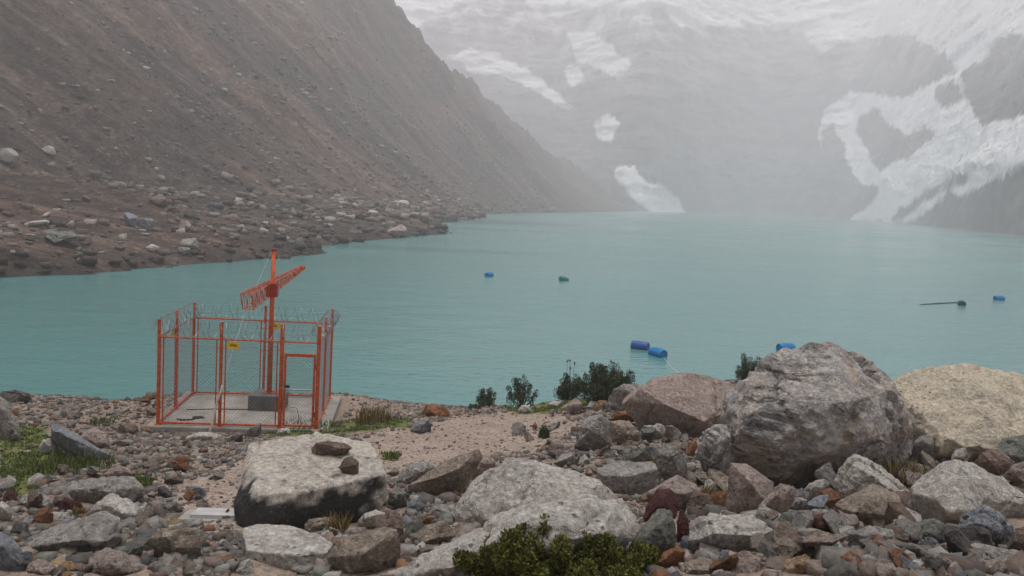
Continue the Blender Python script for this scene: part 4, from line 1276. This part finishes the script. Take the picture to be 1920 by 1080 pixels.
for t, i in ((.87, 0), (.55, 0), (tm, 1)):
    c = sect(t)[i] - vu * .05
    m = MB(); m.box(tuple(c - .03), tuple(c + .03)); m.build('small_lamp', M_BLACK, mast)
# pale guy cable from mast head to the ground before the fence
g0 = np.array(ENC @ Vector((MX - .06, MY, 4.0))); gend = at(393, 811, hit(393, 811)); gmid = at(440, 645, md - 1.3)
gk = at(416, 722, float(np.dot(gend - CO, FW)) + .05)
m = MB(); m.tube([g0, at(458, 590, md - .8), gmid, gk], .0036, 5)
go = m.build('guy_cable', M_CABLE); tag(go, 'thin pale cable running down from the mast head', 'cable')
m = MB()
mids = [gend + (gk - gend) * t + np.array([.012 * math.sin(9 * t), 0, 0]) for t in np.linspace(0, 1, 7)]
m.tube([mids[0] - np.array([0, 0, .1])] + mids, [.032, .033, .031, .030, .029, .027, .025, .023], 7)
wo = m.build('wooden_stick', M_WOOD, smooth=True); tag(wo, 'pale wooden stick leaning against the front fence post', 'stick')
# things lying on the slab
m = MB(); m.tube([(.28, 1.25, .012), (.9, 1.38, .012), (1.72, 1.42, .014)], .012, 6)
o = m.build('power_cable', M_BLACK); place(o); tag(o, 'black cable lying on the slab from plinth to fence', 'cable')
m = MB()
m.tube([(.30, .42, .02), (.42, .36, .02), (.62, .40, .02), (.72, .52, .02), (.86, .62, .02), (.78, .66, .02), (.6, .6, .02)], .018, 6)
o = m.build('hose', M_BLACK); place(o); tag(o, 'short loop of black hose lying on the slab', 'hose')
m = MB(); m.tube([(3.12, .22, .0), (3.13, .24, .2), (3.08, .25, .42), (2.92, .27, .43)], .007, 5)
o = m.build('bent_wire', M_BLACK); place(o); tag(o, 'thin bent dark wire standing behind the gate', 'wire')

# ------------------------------------------------------------------ hatch lid beside the big block
dl = hit(405, 972)
lc = at(405, 968, dl)
h0 = empty('hatch_cover', (lc[0], lc[1], float(ground_z(lc[0], lc[1])[0]) + .03))
h0.rotation_euler = (R(-12), R(3), R(9))
m = MB(); m.box((-.30, -.26, -.06), (.36, .26, .0)); m.build('surround', M_CONC, h0)
m = MB(); m.box((-.20, -.17, -.02), (.36, .17, .035)); m.build('lid', M_LID, h0)
m = MB(); m.tube([(.10, -.04, .036), (.10, -.04, .05), (.10, .05, .05), (.10, .05, .036)], .009, 6); m.build('handle', M_HATCH, h0)
tag(h0, 'grey concrete hatch cover with handle left of the big block', 'hatch')

# ------------------------------------------------------------------ barrels on the lake
def blue_mat(name, c):
    return plain(name, c, .38, .18, 5, 0, .05)
M_BL = [blue_mat('barrel_deep_blue', (.018, .075, .26)), blue_mat('barrel_bright_blue', (.012, .17, .42)), blue_mat('barrel_faded_green', (.03, .16, .17)), blue_mat('barrel_dark_blue', (.015, .045, .11))]
def barrel(label, x, y, mat, yaw, tilt=0, sink=.30, L=.88, rad=.29, off=0):
    p = on_z(x, y, 0.0)
    r_ = empty('barrel', (p[0], p[1], rad * (1 - sink * 2)))
    r_.rotation_euler = (R(off), R(tilt), R(yaw))
    prof = [(-.5, .0), (-.5, .82), (-.485, .90), (-.47, .93), (-.44, .95), (-.30, .98), (-.20, .99), (0, 1.0), (.20, .99), (.30, .98), (.44, .95), (.47, .93), (.485, .90), (.5, .82), (.5, 0)]
    n_ = 20; V = []; Fc = []
    for i, (a, r2) in enumerate(prof[1:-1]):
        for k in range(n_):
            an = 2 * math.pi * k / n_
            V.append((a * L, rad * r2 * math.cos(an), rad * r2 * math.sin(an)))
    for i in range(len(prof) - 3):
        for k in range(n_):
            k2 = (k + 1) % n_
            Fc.append((i * n_ + k, i * n_ + k2, (i + 1) * n_ + k2, (i + 1) * n_ + k))
    mesh('drum', V, Fc, mat, True, parent=r_)
    for sx in (-1, 1):
        m = MB(); m.tube([(sx * .485 * L, 0, 0), (sx * .47 * L, 0, 0)], rad * .84, 20); m.build('end_lid', mat, r_)
        m = MB(); m.tube([(sx * .17 * L - .012, 0, 0), (sx * .17 * L + .012, 0, 0)], rad * 1.03, 20); m.build('hoop', mat, r_)
    m = MB(); m.tube([(.48 * L, 0, rad * .5), (.50 * L, 0, rad * .5)], .035, 8); m.build('bung', M_BLACK, r_)
    tag(r_, label, 'barrel', 'plastic barrels floating on the lake')
barrel('deep blue barrel floating left of its close pair', 1200, 654, M_BL[0], -28)
barrel('brighter blue barrel floating right of its close pair', 1233, 667, M_BL[1], -58)
barrel('blue barrel floating far out, leftmost on the lake', 917, 518, M_BL[1], 60)
barrel('faded greenish barrel floating low right of leftmost blue one', 1057, 526, M_BL[2], 25, 12, .36)
barrel('dark barrel at the end of the floating line', 1803, 572, M_BL[3], 70)
barrel('blue barrel farthest right on the lake', 1873, 562, M_BL[1], 5)
barrel('blue barrel half hidden behind the huge grey boulder', 1473, 657, M_BL[1], 15)
pa, pb, pc = on_z(1725, 571, .02), on_z(1755, 569.5, .02), on_z(1797, 567, .02)
m = MB(); m.tube([pa, pb, pc], [.03, .07, .05], 6)
o = m.build('floating_line', M_BLACK, smooth=True); tag(o, 'dark floating line trailing left from the dark barrel', 'rope')
q0 = on_z(1243, 668, .03); q1 = at(1330, 706, 19.6)
m = MB(); m.tube([q0 + (q1 - q0) * t - np.array([0, 0, .35 * math.sin(math.pi * t)]) * (1 if t else 0) for t in np.linspace(0, 1, 9)], .007, 4)
o = m.build('mooring_rope', M_CABLE, smooth=True); tag(o, 'thin pale rope from the barrel pair to the crest', 'rope')

# ------------------------------------------------------------------ shrubs, grass
def leaf_cloud(centers, radii, nper, size, rs_, up=.5):
    C_ = np.repeat(centers, nper, 0); Rr = np.repeat(radii, nper, 0)
    n_ = len(C_)
    v = rs_.normal(size=(n_, 3)); v /= np.linalg.norm(v, axis=1)[:, None]
    rad_ = rs_.uniform(.35, 1.0, (n_, 1)) ** .6
    P_ = C_ + v * rad_ * Rr
    dr = v * .8 + rs_.normal(size=(n_, 3)) * .5 + np.array([0, 0, up]); dr /= np.linalg.norm(dr, axis=1)[:, None]
    sdv = np.cross(dr, rs_.normal(size=(n_, 3))); sdv /= np.linalg.norm(sdv, axis=1)[:, None]
    s_ = size * rs_.uniform(.6, 1.3, (n_, 1))
    V = np.stack([P_ - dr * s_ * .5, P_ + sdv * s_ * .28, P_ + dr * s_ * .6, P_ - sdv * s_ * .28], 1)
    sh = np.clip(rs_.uniform(0, 1, n_) * .7 + .3 * rs_.uniform(0, 1, n_), 0, 1)
    return V.reshape(-1, 3), np.arange(n_ * 4).reshape(-1, 4), np.repeat(sh, 4)
def shrub(label, x, y, wpx, hpx, mat, nb_, seed, nper=90, leaf=.03, clump=.10, d=None, spread=1.0, spike=1.6, tops=None, group=None, flat=1.0):
    rs_ = np.random.RandomState(seed)
    while d is None and hit(x, y) > 24.5:
        y += 2
    d = d or hit(x, y)
    p = at(x, y, d)
    gz0 = float(ground_z(p[0], p[1])[0])
    p[2] = gz0 - .03
    w_, h_ = wpx * d / F, hpx * d / F
    root = empty('shrub', tuple(p))
    cs, rd = [], []
    m = MB()
    for k in range(nb_):
        a = rs_.uniform(0, 6.28); rr = math.sqrt(rs_.uniform(0, 1)) * .5 * w_ * spread
        top = h_ * (1 - .45 * (rr / (.5 * w_)) ** 2) * rs_.uniform(.62, 1.0)
        tip = np.array([rr * math.cos(a), rr * math.sin(a) * flat, top])
        b0 = tip * np.array([.12, .12, 0])
        m.tube([b0, (b0 + tip) * .5 + np.array([0, 0, -.1 * h_]), tip], [.012 * h_ + .004, .008 * h_ + .003, .003], 4)
        for t in (.55, .8, 1.0):
            cs.append(tip * np.array([t ** .6, t ** .6, t]) + rs_.normal(size=3) * clump * .25)
            c_ = clump * rs_.uniform(.7, 1.2) * (1.15 - .25 * t)
            rd.append((c_, c_, c_ * spike))
    m.build('stems', M_STEM, root)
    V, Fc, sh = leaf_cloud(np.array(cs) - np.array([0, 0, clump * spike * .6]), np.array(rd), nper, leaf, rs_)
    V[:, 2] = np.maximum(V[:, 2], .02)
    hh = np.clip(V[:, 2] / h_, 0, 1)
    mesh('foliage', V, Fc, mat, False, parent=root, attrs={'shade': np.clip(sh, 0, 1)})
    if tops:
        m = MB()
        for (tx, ty_) in tops:
            q_ = at(tx, ty_, d) - p
            m.tube([np.array([q_[0] * .6, 0, h_ * .5]), q_], .006, 4)
            for j in range(5):
                m.tube([q_ + np.array([0, 0, -.02]), q_ + np.array([rs_.uniform(-.05, .05), rs_.uniform(-.05, .05), rs_.uniform(.0, .06)])], [.014, .004], 4)
        m.build('dead_flower_stalks', M_STEM, root)
    tag(root, label, 'shrub', group)
    return root
G_ = 'shrubs along the shore crest'
shrub('small dark shrub standing leftmost on the shore crest', 912, 763, 38, 46, M_LEAF_DARK, 15, 1, 80, .036, .075, group=G_)
shrub('forked dark shrub with thin stems second from left', 978, 762, 68, 68, M_LEAF_DARK, 20, 2, 85, .036, .08, group=G_)
shrub('dark shrub with tall dead flower stalks', 1066, 748, 48, 54, M_LEAF_DARK, 24, 3, 100, .036, .09, tops=[(1063, 678), (1069, 676), (1077, 682), (1070, 690)], group=G_)
shrub('largest dark bushy shrub on the shore crest', 1135, 752, 118, 82, M_LEAF_DARK, 70, 4, 120, .036, .10, group=G_)
shrub('dark upright shrub peeking beside the huge boulder', 1404, 722, 62, 72, M_LEAF_DARK, 26, 5, 90, .035, .08, d=19.5, spike=2.2, group=G_)
shrub('tiny round dark shrub alone at path edge', 1018, 822, 24, 32, M_LEAF_DARK, 14, 6, 80, .028, .06)
shrub('low dark shrub left of smallest crest shrub', 890, 766, 26, 14, M_LEAF_DARK, 8, 7, 60, .03, .05, group=G_)
shrub('large olive green bush at the bottom foreground', 1040, 1110, 360, 118, M_LEAF_OLIVE, 64, 8, 320, .024, .062, d=4.75, spike=1.25, flat=.45)
shrub('small olive sprig bush right of the large olive bush', 1203, 1060, 52, 60, M_LEAF_OLIVE, 10, 9, 220, .022, .045, spike=1.5)
shrub('low dark green plant under the rubble rocks', 1030, 838, 30, 14, M_LEAF_DARK, 8, 10, 60, .025, .04)

def tuft(label, x, y, wpx, hpx, mat, n_, seed, d=None, group=None):
    rs_ = np.random.RandomState(seed)
    d = d or hit(x, y)
    p = at(x, y, d); p[2] = float(ground_z(p[0], p[1])[0]) - .02
    w_, h_ = wpx * d / F, hpx * d / F
    V = []; sh = []
    for k in range(n_):
        b0 = np.array([rs_.uniform(-.5, .5) * w_, rs_.uniform(-.4, .4) * w_, 0])
        hgt = h_ * rs_.uniform(.5, 1.05); lean = rs_.normal(size=2) * .22 * hgt
        wd = .004 + .0006 * d
        a = rs_.uniform(0, 6.28); sv = np.array([math.cos(a), math.sin(a), 0]) * wd
        m1 = b0 + np.array([lean[0] * .4, lean[1] * .4, hgt * .6]); t1 = b0 + np.array([lean[0], lean[1], hgt])
        V += [b0 - sv, b0 + sv, m1 + sv * .7, m1 - sv * .7, m1 - sv * .7, m1 + sv * .7, t1 + sv * .15, t1 - sv * .15]
        sh += [rs_.uniform()] * 8
    o = mesh('grass_tuft', np.array(V), np.arange(len(V)).reshape(-1, 4), mat, False, attrs={'shade': sh})
    o.location = p
    tag(o, label, 'grass', group)
tuft('dry brown grass tuft between the huge and beige boulders', 1688, 912, 62, 55, M_GRASS_DRY, 260, 1)
tuft('thin grass tuft beside the tan boulder', 1716, 800, 14, 42, M_GRASS_DRY, 40, 2, d=13.2)
tuft('dry grass tuft on mossy ground right of the fence', 700, 790, 60, 30, M_GRASS_DRY, 220, 3)
tuft('small yellow grass tuft at foot of the big block', 632, 1005, 34, 50, M_GRASS_DRY, 120, 4)
tuft('green grass tuft before the gate posts', 575, 806, 90, 16, M_GRASS_GREEN, 320, 5)
tuft('green grass tuft in the middle of the path', 735, 860, 26, 14, M_GRASS_GREEN, 90, 6)
tuft('dark green grass clump on the left moss', 130, 882, 130, 24, M_GRASS_GREEN, 500, 7)
tuft('brown grass tuft by the cracked slab at left', 146, 970, 26, 22, M_GRASS_DRY, 80, 8)
tuft('hanging dry grass at right edge under pink slab', 1890, 855, 60, 45, M_GRASS_DRY, 160, 9, d=12.0)
tuft('green weeds in shade beside the leaning slab', 1340, 945, 50, 40, M_GRASS_GREEN, 150, 10)
tuft('small grass tuft left of the fence', 190, 795, 40, 14, M_GRASS_GREEN, 120, 11)
tuft('yellowish grass tuft at lower end of brown slab', 868, 935, 26, 24, M_GRASS_DRY, 80, 12)
# short moss and grass cover
rs = np.random.RandomState(21)
V = []; sh = []
pts = []
for p, cnt in zip(MOSS, (2600, 300, 1500, 1300, 120, 250)):
    xs = [a for a, b_ in p]; ys = [b_ for a, b_ in p]
    X_ = rs.uniform(min(xs), max(xs), cnt * 2); Y_ = rs.uniform(min(ys), max(ys), cnt * 2)
    ok = inpoly(X_, Y_, p); X_, Y_ = X_[ok][:cnt], Y_[ok][:cnt]
    ok = pnoise(np.stack([X_ / 30, Y_ / 12, 0 * X_], 1)) > -.12
    X_, Y_ = X_[ok], Y_[ok]
    D_ = hits(X_, Y_)
    for x, y, d_ in zip(X_, Y_, D_):
        if np.isfinite(d_):
            pts.append(at(x, y, d_))
pts = np.array(pts); pts[:, 2] = ground_z(pts[:, 0], pts[:, 1])
for p in pts:
    for k in range(3):
        b0 = p + np.array([rs.uniform(-.05, .05), rs.uniform(-.05, .05), -.01])
        hgt = rs.uniform(.02, .06); a = rs.uniform(0, 6.28); sv = np.array([math.cos(a), math.sin(a), 0]) * .012
        t1 = b0 + np.array([rs.uniform(-.03, .03), rs.uniform(-.03, .03), hgt])
        V += [b0 - sv, b0 + sv, t1 + sv * .4, t1 - sv * .4]; sh += [rs.uniform()] * 4
o = mesh('moss', np.array(V), np.arange(len(V)).reshape(-1, 4), M_GRASS_GREEN, False, attrs={'shade': sh})
tag(o, 'low green moss and short grass patches on the ground', 'moss', kind='stuff')

# ------------------------------------------------------------------ mist over the lake
hz = MB(); hz.box((-950, -60, -14), (2300, 2050, 500))
hm = bpy.data.materials.new('mist'); hm.use_nodes = True
nt = hm.node_tree
nt.nodes.remove(nt.nodes['Principled BSDF'])
pv = nt.nodes.new('ShaderNodeVolumePrincipled')
pv.inputs['Color'].default_value = (.985, .955, .985, 1)
pv.inputs['Density'].default_value = .00102
pv.inputs['Anisotropy'].default_value = 0.0
nt.links.new(pv.outputs[0], nt.nodes['Material Output'].inputs['Volume'])
ho = hz.build('haze', hm)
tag(ho, 'pale mist filling the valley', 'mist', kind='stuff')
